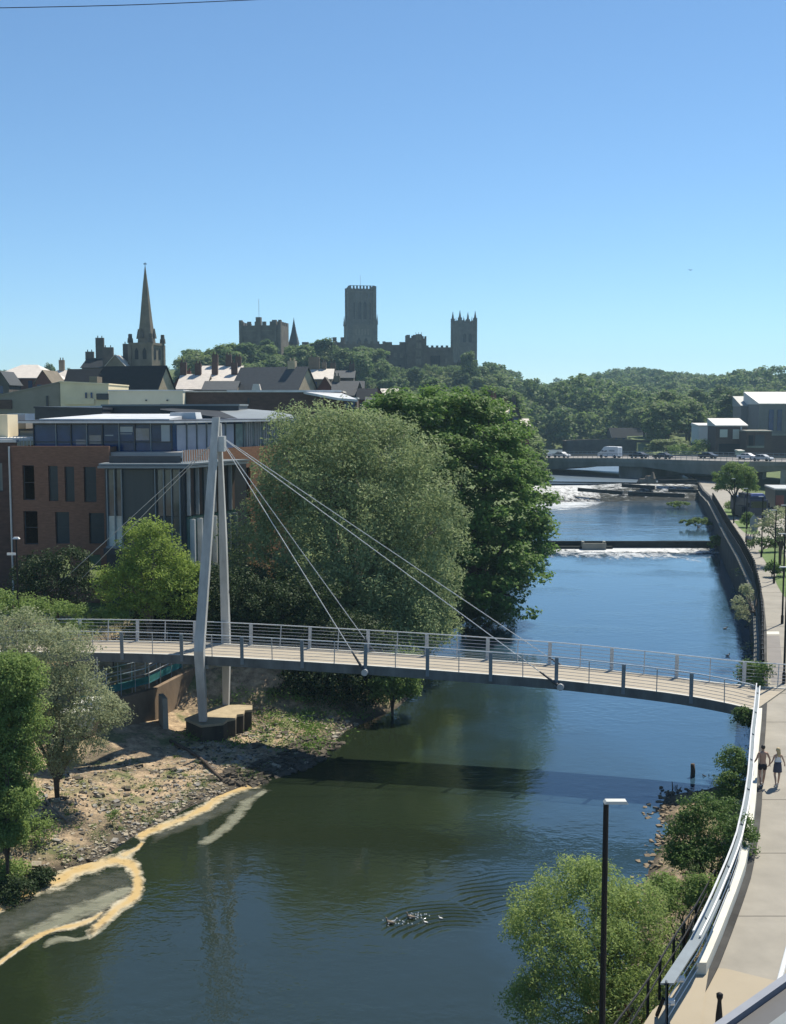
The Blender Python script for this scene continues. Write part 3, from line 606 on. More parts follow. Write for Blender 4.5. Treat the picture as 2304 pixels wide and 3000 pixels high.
lf_bank=leafmat("bank_leaves",(.13,.205,.05),(.30,.41,.13),.45,.5)
lf_feather=leafmat("feathery_leaves",(.19,.27,.07),(.40,.50,.18),.5,.6)
# --- big willow on the left bank
b=Vector((1.0-4,89,4.0)); b.z=ground_h(b.x,b.y)-.2
treeobj("willow_tree","huge pale olive willow on the left bank behind the footbridge","tree",b,[
 LB(960,1290,88,4.6,4.5,2.6),LB(900,1420,87,3.9,4.5,4.2),LB(1120,1340,88,3.9,4,3.0),LB(1190,1480,87,4.4,4.2,3.9),LB(1010,1480,85,5,4.3,4.6),
 LB(820,1600,86,3.6,4.2,4.6),LB(1000,1660,83.5,4.8,4,4.4),LB(1240,1600,86,3.6,4,3.9),LB(1150,1745,82.5,3.8,3.2,3.2),LB(780,1760,86,2.9,3.2,3.0),LB(960,1800,83,4,3.4,2.4),LB(1250,1760,84.5,2.0,2.6,2.2),LB(1210,1840,81,2.2,2.4,1.5),LB(1090,1885,79,2.6,2,1.5),LB(1300,1830,84,1.3,1.6,1.2)],
 lf_willow,2300,.85,62,.28,21,ratio=.36,zs=.9,hang=.3,trunk_r=.5,branches=18,low=-.8,inner=.33,bm=barkp)
# --- big chestnut
b=Vector((9,112,4)); b.z=ground_h(b.x-3,b.y)-.3
treeobj("chestnut_tree","massive dark green broadleaf tree between the willow and the river","tree",b,[
 LB(1250,1230,108,5.2,5.5,2.6),LB(1380,1290,109,5.0,5,4.2),LB(1160,1260,110,3.6,4.5,3.2),LB(1340,1420,104,5.6,5,5),LB(1480,1480,108,4.2,5,4.6),
 LB(1510,1610,107,3.3,4.2,4.2),LB(1400,1620,102,4.8,4.5,5),LB(1300,1560,103,4.2,4,5),LB(1440,1735,101,3.4,3.6,2.6),LB(1340,1760,99,3.4,3.2,2.6),LB(1420,1380,107,4.5,4.5,4)],
 lf_dark,1150,1.15,76,.36,22,ratio=.7,zs=.42,upb=.9,trunk_r=.6,branches=12,low=-.5,inner=.12)
# --- young tree in front of the brick building
b=W(440,1900,74); b.z=ground_h(b.x,b.y)
treeobj("young_tree","bright yellow green young tree in front of the brick building","tree",b,[
 LB(425,1590,74,1.55,1.5,1.4),LB(450,1660,73.5,2.1,1.8,1.6),LB(370,1720,73,1.9,1.7,1.5),LB(500,1730,73.5,2.1,1.8,1.6),LB(550,1700,74,1.1,1.2,1.2),LB(430,1780,73,2.8,1.8,1.3)],
 lf_bright,620,.5,52,.17,23,ratio=.5,trunk_r=.16,branches=10,hang=.1,bm=barkp)
b=W(170,1800,77); b.z=ground_h(b.x,b.y)
treeobj("shrub_tree","dark shrubby tree below the lower windows of the brick wall","tree",b,[
 LB(120,1670,77,1.6,1.6,1.1),LB(195,1655,77,1.6,1.6,1.1),LB(80,1720,76.5,1.3,1.4,1.2),LB(230,1720,76.5,1.3,1.4,1.1),LB(150,1745,76,2.2,1.5,1.2)],
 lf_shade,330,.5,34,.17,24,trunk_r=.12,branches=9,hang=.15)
# --- left foreground trees on the bank
b=Vector((G(168,2315,1.2).x,G(168,2315,1.2).y,0)); b.z=ground_h(b.x,b.y)-.05
treeobj("silver_willow","grey green small willow with bare trunk standing on the muddy beach","tree",b,[
 LB(150,1900,54,2.1,1.6,1.0),LB(120,1990,53,1.5,1.6,1.1),LB(250,2090,54,1.7,1.4,1.1),LB(180,2130,53.5,1.5,1.4,1.2),LB(310,2090,55,1.0,1.1,.9),LB(60,1850,54,1.7,1.5,1.0),LB(60,2060,53,1.3,1.4,1.3),LB(230,1990,54.5,1.3,1.2,.9),LB(110,2150,52.5,1.2,1.2,1.0),LB(20,1940,53,1.5,1.4,1.2),LB(170,2220,53.5,1.0,1.0,.55),LB(240,2170,54,1.1,1.1,.7)],
 lf_silver,1150,.42,40,.13,25,ratio=.45,trunk_r=.12,branches=16,inner=.3,low=-.8)
b=W(20,2440,46); b.z=ground_h(b.x-1,b.y)
treeobj("bank_tree","leafy mid green tree cut by the left edge of the picture above the foam","tree",b,[
 LB(35,1990,48,1.3,1.3,1.0),LB(20,2120,48,1.5,1.4,1.3),LB(40,2230,47.5,.95,1.1,.9),LB(5,2320,47.5,1.15,1.1,.9),LB(0,2420,47,.9,1,.7),LB(40,2350,46.5,.9,.9,.7),LB(10,2450,46,.8,.8,.5),LB(-60,2200,48,1.5,1.5,2.2)],
 lf_bank,1700,.38,58,.12,26,trunk_r=.06,branches=9,hang=.1)
b=W(60,2480,44.5); b.z=ground_h(b.x,b.y)-.1
for k,(px,py,D,r) in enumerate(((40,2470,46.5,.7),(120,2480,47.5,.45))):
    pass
b=W(60,1850,69); b.z=ground_h(b.x,b.y)
treeobj("ivy_shrub","light green shrubs crowding the left end of the footbridge deck","shrub",b,[
 LB(40,1790,70.5,2.4,1.4,.9),LB(130,1800,70.5,2.2,1.3,.8),LB(240,1815,71,1.6,1.2,.8),LB(-30,1790,70,2,1.4,1.2)],
 lf_mid,260,.42,42,.15,28,trunk_r=.08,branches=8)
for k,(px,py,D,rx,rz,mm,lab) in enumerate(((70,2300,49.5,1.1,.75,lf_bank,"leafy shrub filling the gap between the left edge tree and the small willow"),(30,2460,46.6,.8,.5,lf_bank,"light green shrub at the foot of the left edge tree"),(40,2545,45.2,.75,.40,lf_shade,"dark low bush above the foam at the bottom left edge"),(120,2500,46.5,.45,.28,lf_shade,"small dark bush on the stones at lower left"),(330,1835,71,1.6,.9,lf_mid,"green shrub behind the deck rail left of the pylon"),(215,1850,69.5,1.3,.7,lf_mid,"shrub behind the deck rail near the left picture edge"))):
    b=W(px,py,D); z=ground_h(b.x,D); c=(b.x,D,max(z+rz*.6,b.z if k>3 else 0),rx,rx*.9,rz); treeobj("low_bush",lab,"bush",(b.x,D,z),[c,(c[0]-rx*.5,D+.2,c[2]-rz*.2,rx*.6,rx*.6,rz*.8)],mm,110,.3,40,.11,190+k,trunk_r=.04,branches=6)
# understorey behind the deck
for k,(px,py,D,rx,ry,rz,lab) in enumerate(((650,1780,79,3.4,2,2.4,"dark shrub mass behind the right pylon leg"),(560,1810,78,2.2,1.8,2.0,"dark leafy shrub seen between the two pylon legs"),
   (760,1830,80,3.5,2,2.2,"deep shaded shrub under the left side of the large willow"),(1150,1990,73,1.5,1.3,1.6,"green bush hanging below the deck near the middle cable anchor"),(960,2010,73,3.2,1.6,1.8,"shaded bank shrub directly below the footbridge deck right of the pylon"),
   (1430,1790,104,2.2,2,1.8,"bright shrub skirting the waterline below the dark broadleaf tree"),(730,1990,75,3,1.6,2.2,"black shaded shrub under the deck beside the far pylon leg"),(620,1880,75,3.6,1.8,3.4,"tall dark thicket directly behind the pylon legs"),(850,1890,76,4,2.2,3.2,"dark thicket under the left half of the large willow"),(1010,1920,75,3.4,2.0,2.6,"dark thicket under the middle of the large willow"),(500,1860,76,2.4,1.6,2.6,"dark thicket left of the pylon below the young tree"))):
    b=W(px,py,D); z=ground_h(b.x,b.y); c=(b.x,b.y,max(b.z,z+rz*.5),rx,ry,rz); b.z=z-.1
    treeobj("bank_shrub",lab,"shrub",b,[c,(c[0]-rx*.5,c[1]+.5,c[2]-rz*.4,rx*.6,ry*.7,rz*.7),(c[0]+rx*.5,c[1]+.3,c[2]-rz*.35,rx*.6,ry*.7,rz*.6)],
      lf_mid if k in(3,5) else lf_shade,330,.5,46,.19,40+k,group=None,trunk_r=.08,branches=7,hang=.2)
# --- willow bush bottom right and bushes by the river wall
b=Vector((7.2,33.5,0)); b.z=ground_h(b.x,b.y)-.1
treeobj("willow_bush","big bright yellow green willow bush behind the tall lamp post","bush",b,[
 LB(1700,2650,33,1.5,1.4,1.1),LB(1590,2700,32.5,1.0,1.1,.9),LB(1850,2700,33,1.1,1.2,1.0),LB(1700,2800,31.5,1.7,1.3,1.1),LB(1560,2740,32.5,.75,.9,.7),
 LB(1850,2810,32,1.25,1.2,1.0),LB(1680,2920,31,1.55,1.3,.9),LB(1570,2950,31.5,.8,.9,.7),LB(1820,2930,30.5,1.3,1.1,.9),LB(1750,2570,33.5,.5,.6,.55),LB(1700,3030,30.5,1.6,1.2,.8)],
 lf_feather,1200,.30,54,.11,27,ratio=.33,zs=1.0,hang=-.0,upb=.4,trunk_r=.09,branches=14,stems=2,inner=.2)
for k,(lob,lab,m_,n_) in enumerate((
  ([LB(2090,2400,40,1.15,1,.75),LB(2020,2440,40,.8,.8,.6),LB(2140,2460,38.5,.7,.75,.6),LB(2060,2520,39,1.0,.9,.6),LB(1990,2510,40,.6,.7,.5),LB(2175,2440,38.3,.45,.6,.55)],"dense dark green bush spilling over the white kerb",lf_ivy,420),
  ([LB(2150,2240,47.5,.55,.7,.65),LB(2140,2310,46.5,.55,.7,.6),LB(2165,2270,47,.4,.6,.6)],"dark bush on the river wall level with the two walkers",lf_ivy,170),
  ([LB(2010,2650,36,.9,.8,.6),LB(1960,2620,37,.7,.7,.5),LB(2060,2620,36,.5,.6,.6)],"loose weedy shrub between the willow bush and the guardrail",lf_mid,170),
  ([LB(2200,1985,62.5,.8,.7,.9),LB(2235,1985,61.5,.5,.6,.8)],"shrub growing beside the right end of the footbridge",lf_ivy,90),
  ([LB(2178,2105,56.5,.35,.4,.55)],"small dark bush hanging off the wall just below the footbridge end",lf_ivy,40),
  ([LB(2172,1790,88,.7,.8,1.1),LB(2188,1740,93,.6,.8,.9)],"straggly shrub rooted in the face of the river wall",lf_silver,60),
  ([LB(2098,1590,158,1.0,1.3,.9)],"green shrub at the right end of the lower weir",lf_mid,50),
  ([LB(2045,1530,180,2.6,2.0,.5)],"weedy green islet in the river above the lower weir",lf_mid,60),
  ([LB(1990,1478,215,2.4,2.0,.5)],"low reedy islet below the upper cascade",lf_mid,45))):
    c=lob[0]; z=ground_h(c[0],c[1]); z=max(z,-.3)
    if k in (1,3,4,5): z=c[2]-.35*c[5]; c=(max(c[0],float(XWf(c[1]))-.25),*c[1:])
    treeobj("riverside_bush",lab,"bush",(c[0],c[1],z),lob,m_,n_,.26 if k<3 else .3,44,.10 if k<3 else (.13 if k<6 else .3),60+k,trunk_r=.05,branches=7,hang=.1)
# --- hill woods: a few tree kinds, copied
KINDS=[]
def kind(name,lobes,m,ncl,cr,per,ls,seed,**kw):
    g=np.random.default_rng(seed); V=crown(lobes,ncl,cr,per,ls,g,**kw); F=np.arange(len(V)).reshape(-1,4)
    cm=npmesh("crown",V,F,m); mb=MB(); mb.tube([(0,0,-1.5),(0,0,3),(.2,0,6)],[.35,.28,.12],6)
    for a in lobes[:4]: mb.tube([(0,0,2.5),(a[0]*.5,a[1]*.5,a[2]*.7),(a[0],a[1],a[2])],[.2,.12,.03],5)
    o=mb.build("trunk",bark,None,fix=False); tm=o.data; bpy.data.objects.remove(o); return (cm,tm,V)
base_l=[[(0,0,6.8,3.3,3.3,2.9),(1.8,.6,5.2,2.5,2.6,2.1),(-1.9,-.4,5.3,2.4,2.5,2.1),(.3,-1.7,4.8,2.5,2.2,2.0),(-.4,1.8,5,2.5,2.2,2)],
 [(0,0,7.4,2.6,2.6,3.2),(1.2,0,5.2,2.3,2.5,2.4),(-1.4,.4,4.8,2.2,2.2,2.2),(.2,-1.2,3.8,2.4,2.2,1.9)],
 [(1.4,0,6,3,2.8,2.5),(-1.8,.2,6.4,2.6,2.7,2.4),(.2,-1.2,4.5,3.2,2.6,2.1),(0,1.5,5,3,2.4,2.1)],
 [(0,0,5.4,4,3.8,2.4),(2.2,0,4.3,2.3,2.5,1.9),(-2.4,0,4.4,2.3,2.4,1.9),(0,-2.2,4,2.6,2.2,1.8)]]
lf_w2=leafmat("dark_wood_leaves",(.06,.115,.038),(.15,.225,.075),.48,.02); lf_w3=leafmat("light_wood_leaves",(.11,.16,.06),(.22,.28,.11),.5,.02)
HI=[]
for i,m_ in enumerate((lf_wood,lf_w2,lf_wood,lf_w3)):
    HI.append(kind("k",base_l[i],m_,150,1.0,30,.6,80+i,ratio=.85,zs=.6,upb=.9,inner=.1))
def wood_tree(p,s,k,label,group,rz=0,sz=None):
    cm,tm,_=HI[k]; t=thing("woodland_tree",label,"tree",p,group,rz); t.scale=(s,s,sz or s)
    for n_,me in (("crown",cm),("trunk",tm)):
        o=bpy.data.objects.new(n_,me); sc.collection.objects.link(o); o.parent=t
    return t
# single trees one can tell apart
for k,(px,py,D,s,kk,lab) in enumerate(((590,1075,420,2.1,3,"wide pale green round tree left of the castle keep"),(720,1075,440,1.7,1,"dark tree below the left corner of the castle keep"),(785,1065,445,1.6,0,"dark tree below the middle of the castle keep"),(850,1080,440,1.5,2,"tree below the small slate spire"),
   (905,1070,445,1.6,3,"tree right of the small slate spire"),(955,1060,450,1.7,1,"tall dark tree left of the cathedral tower base"),(1010,1075,445,1.6,0,"tree at the foot of the great central tower"),(1085,1070,460,1.75,2,"bushy tree just right of the great central tower"),(1060,1105,425,1.4,1,"lower dark tree beneath the great central tower"),
   (1120,1100,440,1.3,0,"tree left of the battlemented hall"),(1375,1085,470,1.25,1,"tree in front of the twin pinnacled tower"),(1420,1110,465,1.3,3,"tree right below the twin pinnacled tower"),
   (1960,1330,330,1.35,3,"pale rounded willow behind the road bridge left of the terrace"),(146,1112,520,1.0,1,"dark tree poking above the roofs at far left"),(190,1120,520,.7,0,"small tree right of the far left dark tree"))):
    p=W(px,py,D); g0=ground_h(p.x,D)-.5; top=p.z+4.2*s; wood_tree((p.x,D,g0),s,kk,lab,None,k*1.3,max((top-g0)/9.9,.5))
def scatter(x0,x1,y0,y1,st,cond,seed):
    r=random.Random(seed); out=[]; y=y0
    while y<y1:
        x=x0
        while x<x1:
            px_=x+r.uniform(-.45,.45)*st; py_=y+r.uniform(-.45,.45)*st
            if abs(px_)<py_*.38+4 and cond(px_,py_): out.append((px_,py_,r.random(),r.random(),r.random()))
            x+=st
        y+=st
    return out
def c_slope(x,y):
    h=ground_h(x,y)
    if x>float(XLf(y))-1: return False
    if float(np.interp(x,[-60,-20,5,60],[462,468,488,494]))<y and -92<x<float(np.interp(y,[470,650],[34,48])): 
        return False
    if y<325 and x<8: return False
    return (x>2 and y>300) or y>385
front=scatter(-75,58,262,520,8.5,lambda x,y: c_slope(x,y) and (x>-2 or y>400) and not(235<y<330 and x<24),5)
front+= [t for t in scatter(20,150,520,600,10,lambda x,y: x<float(XLf(y))-2 and x>float(np.interp(y,[470,650],[36,54])),6)]
right=scatter(60,260,330,560,11,lambda x,y: x>float(XWf(y))+3 and not(y<365 and x>58),8)
left_gorge=scatter(30,60,250,330,6,lambda x,y: x<float(XLf(y))-1 and x>XLf(y)-16,9)
allt=[("trees on the wooded slope below the castle","woodland tree on the steep slope below the castle walls",t) for t in front]+[("trees on the wooded right valley side","woodland tree on the valley side behind the modern riverside building",t) for t in right]+[("trees at the left end of the road bridge","broadleaf tree on the left bank close to the road bridge",t) for t in left_gorge]
random.Random(3).shuffle(allt); print("individual wood trees",len(allt))
allt.sort(key=lambda a:a[2][1]); ind=allt[:285]; rest=allt[285:]
def top_ok(x,y,s,h=9.9):
    row=float(np.interp(1152+x/y*FP,[300,690,1120,1135,1400,1425,1500,1600,1640,1700,1780,1850,1900,1950,2000,2080,2130,2180,2230,2304],[1066,1005,1005,1088,1090,1065,1095,1130,1125,1108,1088,1080,1083,1095,1092,1105,1100,1085,1066,1072]))
    return min(s,(CZ+(1195-row)*y/FP-ground_h(x,y))/h)
for g_,lab,(x,y,a,b_,c_) in ind:
    s=.95+.95*a**1.5; 
    s=top_ok(x,y,s)
    if s<.28: continue
    wood_tree((x,y,ground_h(x,y)-.6),s*(1 if y>300 else 1.0),int(b_*4)%4,lab,g_,c_*6.28)
# far woods as one mass
far=scatter(-420,420,590,1180,12.5,lambda x,y: (not(-100<x<42 and y<790)),12)
far+=scatter(40,135,452,600,10,lambda x,y: float(XLf(y))-3<x<float(XWf(y))+4,14)
far+=scatter(-700,500,1200,1900,30,lambda x,y:True,13)
pts=[(x,y,a,b_,c_) for (x,y,a,b_,c_) in far]+[t[2] for t in rest]
LOW=[]
for i,m_ in enumerate((lf_wood,lf_w2,lf_wood,lf_w3)):
    g=np.random.default_rng(90+i); LOW.append(crown(base_l[i],60,1.1,13,.95,g,ratio=.8,zs=.6,upb=.7,inner=.05))
VV={0:[],1:[],3:[]}
for (x,y,a,b_,c_) in pts:
    k=int(b_*4)%4; s=1.1+.9*a**1.5; cs,sn=math.cos(c_*6.28),math.sin(c_*6.28)
    if y>1200: s*=1.5
    s=top_ok(x,y,s,9.0 if y<1200 else 7.5)
    if s<.3: continue
    V=LOW[k]*s; V2=np.stack([V[:,0]*cs-V[:,1]*sn+x,V[:,0]*sn+V[:,1]*cs+y,V[:,2]+ground_h(x,y)-1],1)
    VV[{0:0,1:1,2:0,3:3}[k]].append(V2)
A_=[np.concatenate(VV[k]) for k in (0,1,3)]; n0=[len(a)//4 for a in A_]; V=np.concatenate(A_)
me=npmesh("far_woods",V,np.arange(len(V)).reshape(-1,4),lf_wood); me.materials.append(lf_w2); me.materials.append(lf_w3)
me.polygons.foreach_set("material_index",np.repeat(np.array([0,1,2],dtype=np.int32),n0)); print("far trees",len(pts),len(V)//4)
tag(obj("far_woods",me),"distant wooded hills closing the river valley","woods",kind='stuff')
# riverside park trees on the right bank
for k,(bx,by,lob,lab,m_) in enumerate((
  (2152,1512,[(0,0,5.6,2.6,2.4,1.9),(1.2,0,4.6,1.9,1.8,1.4),(-1.3,.2,4.5,1.7,1.7,1.3)],"round green street tree beside the blue lorry",lf_mid),
  (2285,1655,[(.3,0,4.3,2.3,2.2,1.3),(-1.3,0,3.6,1.6,1.6,1.0),(1.8,.2,3.9,1.9,1.6,1.1),(-.2,-.8,3.1,1.6,1.5,.8)],"thin leafed park tree on the lawn among lamp posts",lf_silver),
  (2190,1545,[(0,0,1.3,.5,.5,.6),(.1,0,.8,.6,.6,.4)],"little clipped tree on the lawn by the path",lf_mid),
  (2144,1500,[(0,0,.8,.9,.8,.7),(.8,.3,.6,.7,.6,.5)],"low green shrub on the verge near the round street tree",lf_mid),
  (2235,1618,[(0,0,.9,1.2,.9,.6),(1.6,.4,.8,1.1,.9,.6)],"low shrub bed on the lawn near the far walkers",lf_ivy),
  (2262,1690,[(0,0,.7,.5,.5,.5),(.9,.2,.6,.5,.5,.4)],"small dark shrub at the lawn corner beside a lamp post",lf_ivy))):
    p=G(bx,by,4.5); treeobj("park_tree",lab,"tree",p,[(a[0]+p.x,a[1]+p.y,a[2]+p.z,*a[3:]) for a in lob],m_,[420,200,50,40,50,30][k],.45,34 if k!=1 else 20,.24,100+k,trunk_r=.14 if k<2 else .05,branches=9)
# ---------------------------------------------------------------- weirs
wf=foammat("white_water",(.50,.53,.55),(.66,.69,.71),.50,.16,1.1,st=(1,.5,1),amax=1)
wh=thing("lower_weir","long dark straight weir across the river with a white line of foam","weir",(25,LWY,0))
dst=mat("dark_wet_weir",(.025,.03,.03),.85,.4,1,stretch=(.3,1,1),spec=.1)
xa=float(XLf(LWY))-2; xb=float(XWf(LWY))
MB().bb(xa,xb,LWY-.5,LWY,-2,.84).bb(xa,W(1790,1580,LWY).x,LWY-1.6,LWY-.5,-2,.2).build("weir_wall",dst,wh)
def sheet(name,P,Q,m,lab,n=10,edge=1.0,cat="foam"):
    A=densify([Vector(p) for p in P],6); B=densify([Vector(p) for p in Q],6); V=[];E=[]
    for i in range(len(A)):
        for k in range(n+1):
            t=k/n; V.append(A[i].lerp(B[i],t)); en=min(i,len(A)-1-i)/3; E.append(min((1-t)*edge,en)-.3)
    F=[(i*(n+1)+k,i*(n+1)+k+1,(i+1)*(n+1)+k+1,(i+1)*(n+1)+k) for i in range(len(A)-1) for k in range(n)]
    me=npmesh(name,V,F,m); at=me.attributes.new("edge",'FLOAT','POINT'); at.data.foreach_set("value",np.array(E,dtype=np.float32))
    return tag(obj(name,me),lab,cat,kind='stuff')
sheet("weir_foam",[(xa,LWY-.55,-.1),(xb-1,LWY-.55,-.1)],[(xa,LWY-4.5,-.27),(xb-1,LWY-5.5,-.27)],wf,"white foam line under the lower weir",edge=1.8)
sheet("weir_foam",[(xa,LWY-4,-.275),(xb-3,LWY-6,-.275)],[(xa,LWY-12,-.275),(xb-3,LWY-16,-.275)],foammat("broken_foam",(.5,.55,.6),(.7,.74,.78),.62,.12,.9,st=(1,.35,1),amax=.8),"broken foam streaks drifting below the lower weir",edge=.7)
MB_=MB(); 
fr=thing("fish_ladder","white water chute box at the left part of the lower weir","fish pass",(W(1740,1580,LWY).x,LWY-2,0))
x0=W(1700,1580,LWY).x; x1=W(1768,1580,LWY).x
MB().bb(x0,x1,LWY-2.4,LWY-2.1,-1,.75).bb(x0,x0+.3,LWY-2.1,LWY-.95,-1,.95).bb(x1-.3,x1,LWY-2.1,LWY-.95,-1,.95).build("chute_wall",concd,fr)
MB().bb(x0+.3,x1-.3,LWY-2.1,LWY-.95,-1,.6).build("chute_water",kerbw,fr)
uw=thing("upper_weir","broad stepped upper weir with dark sills and white cascades before the road bridge","weir",(45,243,0))
cr_=[(float(XLf(243))-2,246,3.72),(41,244,3.72),(52,241.5,3.72),(float(XWf(242)),241.5,3.72)]
ft=[(float(XLf(228))-2,226,.75),(38,229.5,.75),(50,233,.75),(float(XWf(233))+.5,234,.75)]
MB().strip([Vector(p) for p in densify([Vector(p) for p in cr_],5)],[Vector(p) for p in densify([Vector(p) for p in ft],5)]).build("spillway",dst,uw)
MB().tube([Vector(p)+Vector((0,0,.1)) for p in cr_],.28,6).build("crest",dst,uw)
def sill(px0,py0,px1,py1,D,h=.5):
    a=W(px0,py0,D); b=W(px1,py1,D); MB().beam(a,b,1.0,h).build("sill",dst,uw)
sill(1694,1434,1823,1444,232,.7); sill(1823,1422,1918,1428,237,.7); sill(1842,1446,2005,1452,231,.8); sill(1930,1410,2040,1408,240,.6); sill(1960,1436,2060,1440,234,.6)
sheet("cascade_foam",[(p[0],p[1],p[2]+.12) for p in [cr_[0],(35,245,3.72),(44,243.5,3.72)]],[(ft[0][0],ft[0][1]-3,.85),(36,225,.85),(43,231,1.0)],wf,"white water tumbling down the left of the upper weir",n=14,edge=.9)
sheet("cascade_foam",[(42,244,3.84),(52,241.6,3.84),(cr_[3][0],241.6,3.84)],[(42,228,.85),(50,231,.85),(ft[3][0],233,.85)],foammat("thin_cascade",(.5,.52,.52),(.62,.66,.68),.56,.10,1.3,st=(.5,1.2,1),amax=1),"thin streaks of white water between the dark sills of the upper weir",n=14,edge=.5)
sheet("cascade_foam",[(27,229,.84),(44,231,.84)],[(24,206,.84),(36,214,.84)],foammat("soft_foam",(.50,.55,.6),(.65,.7,.75),.50,.18,.35,st=(1,.6,1),amax=.9),"pale churned foam fanning out below the left of the upper weir",n=12,edge=.9)
p=W(1903,1405,239); rk=thing("weir_rock","mossy boulder perched on the upper weir crest","rock",p)
MB().box((0,0,0),(2.6,2,1.6),rz=.4,taper=.5).box((.6,-.5,.9),(1,1,1.4),rz=.9,taper=.3).box((-1.6,-.5,-.2),(2,1.4,.8),rz=.2,taper=.6).build("boulder",stonel,None).parent=rk
# ---------------------------------------------------------------- road bridge
rb=thing("road_bridge","wide grey concrete road bridge with shallow arches crossing above the weir","bridge",(50,265,0))
BL=Vector((22,293,0)); BR=Vector((100,216,0)); bd=(BR-BL).normalized(); bn=Vector((-bd.y,bd.x,0)) # bn points away from camera
if bn.y<0: bn=-bn
def bx(px):
    u=(px-1152)/FP; # intersection of the column px with the near face line
    # x=u*depth, depth~y*cos+..., solve x = k*y
    k=u*1.004; t=(k*BL.y-BL.x)/(bd.x-k*bd.y); return t
def bz(px,py): t=bx(px); D=BL.y+bd.y*t; return t,W(px,py,D).z
TL=bx(1480); TR=bx(2420)
prof_top=[bz(px,py) for px,py in ((1480,1343),(1600,1343),(1800,1344),(2000,1349),(2150,1353),(2304,1355),(2420,1356))]
prof_bot=[bz(px,py) for px,py in ((1480,1378),(1570,1380),(1620,1374),(1700,1368),(1800,1366),(1880,1368),(1950,1378),(1990,1386),(2050,1388),(2105,1394),(2135,1394),(2180,1385),(2304,1379),(2420,1380))]
def zt(t,pr): return float(np.interp(t,[a for a,b in pr],[b for a,b in pr]))
ts=[TL+(TR-TL)*i/60 for i in range(61)]
def bp_(t,off,z): v=BL+bd*t+bn*off; return Vector((v.x,v.y,z))
DW=22
mb=MB(); o=0
for t in ts:
    a,b=zt(t,prof_top),zt(t,prof_bot); mb.v+=[tuple(bp_(t,0,a-.75)),tuple(bp_(t,.35,b)),tuple(bp_(t,DW,b)),tuple(bp_(t,DW,a)),tuple(bp_(t,0,a))]
for i in range(60):
    for k in range(5): mb.f.append((5*i+k,5*i+(k+1)%5,5*i+5+(k+1)%5,5*i+5+k))
mb.f.append((0,1,2,3,4)); mb.f.append((304,303,302,301,300)); mb.build("deck",concd,rb)
tl=lambda off,h: [bp_(t,off,zt(t,prof_top)+h) for t in ts]
MB().strip(tl(.3,.02),tl(DW-.3,.02)).build("road_surface",paving3,rb,fix=False)
MB().strip(tl(-.12,.12),tl(.28,.12),.95).build("parapet_beam",concd,rb)
MB().strip(tl(DW-.4,.35),tl(DW,.35),.4).build("parapet_beam",concd,rb)
for off in (.1,DW-.2):
    for h in (.6,1.15): MB().tube(tl(off,h),.055,5).build("railing",greysteel,rb)
    for i in range(0,60,1): MB().tube([bp_(ts[i],off,zt(ts[i],prof_top)+.1),bp_(ts[i],off,zt(ts[i],prof_top)+1.15)],.05,4).build("railing_post",greysteel,rb)
t=bx(1816); z=zt(t,prof_bot)
for off in (3,): MB().box(bp_(t+1.5,11,z-1.2),(6.5,18,3.6),rz=math.atan2(bd.y,bd.x)).build("pier",concd,rb)
for px,off in ((2117,1.2),(2117,9),(2128,4.5),(2117,17),(2300,1.2),(2300,12)):
    t=bx(px); zb=zt(t,prof_bot); gz=2.6; c=bp_(t,off,(zb+gz)/2); MB().box(c,(2.6 if off<2 else 2.0,2.0,zb-gz+.3),rz=math.atan2(bd.y,bd.x)).build("pier",concrete if off<2 else concd,rb)
t=bx(2062); MB().box(bp_(t,14,5.0),(1.6,16,6.5),rz=math.atan2(bd.y,bd.x)).build("pier",concd,rb)
# vehicles
tyre=mat("tyre",(.015,.015,.015),.8,.1,3); glassv=mat("vehicle_glass",(.02,.025,.03),.08,.2,1,spec=.9)
def vehicle(name,label,cat,p,rz,prof,win,w,m,wheels,wr=.33,group=None,extra=None):
    # prof, win: side outlines (x,z); built along local x
    t=thing(name,label,cat,p,group,rz)
    def ext(pl,w2,name,mm,shr=1.0):
        n=len(pl); mb=MB(); zmx=max(z for x,z in pl); zmn=min(z for x,z in pl)
        for s in (-1,1):
            for x,z in pl: mb.v.append((x,s*w2/2*(1-(1-shr)*max(0,(z-zmn)/(zmx-zmn)-.45)/.55),z))
        mb.f.append(tuple(range(n))[::-1]); mb.f.append(tuple(range(n,2*n)))
        for i in range(n): mb.f.append((i,(i+1)%n,n+(i+1)%n,n+i))
        o=mb.build(name,mm,None); o.parent=t
    ext(prof,w,"body",m,.82)
    for k,pl in enumerate(win): ext(pl,w+.03,"window",glassv,.82)
    for x in wheels:
        for s in (-1,1):
            mb=MB().tube([(x,s*(w/2-.2),wr),(x,s*(w/2+.02),wr)],wr,12); o=mb.build("wheel",tyre,None); o.parent=t
    if extra:
        for nm,mb,mm in extra: o=mb.build(nm,mm,None); o.parent=t
    return t
silver=mat("silver_paint",(.5,.52,.54),.35,.05,1); blackp=mat("dark_car_paint",(.02,.022,.03),.3,.1,1); whitep=mat("white_van_paint",(.78,.79,.8),.4,.04,1)
carp=[(-2.15,.35),(-2.2,.75),(-2.05,.98),(-1.5,1.02),(-.9,1.42),(.45,1.45),(1.2,1.0),(2.0,.85),(2.2,.6),(2.18,.35)]
carw=[[(-1.35,1.03),(-.85,1.35),(-.1,1.38),(-.1,1.03)],[(0,1.03),(0,1.38),(.42,1.37),(1.0,1.03)]]
rzb=math.atan2(bd.y,bd.x)
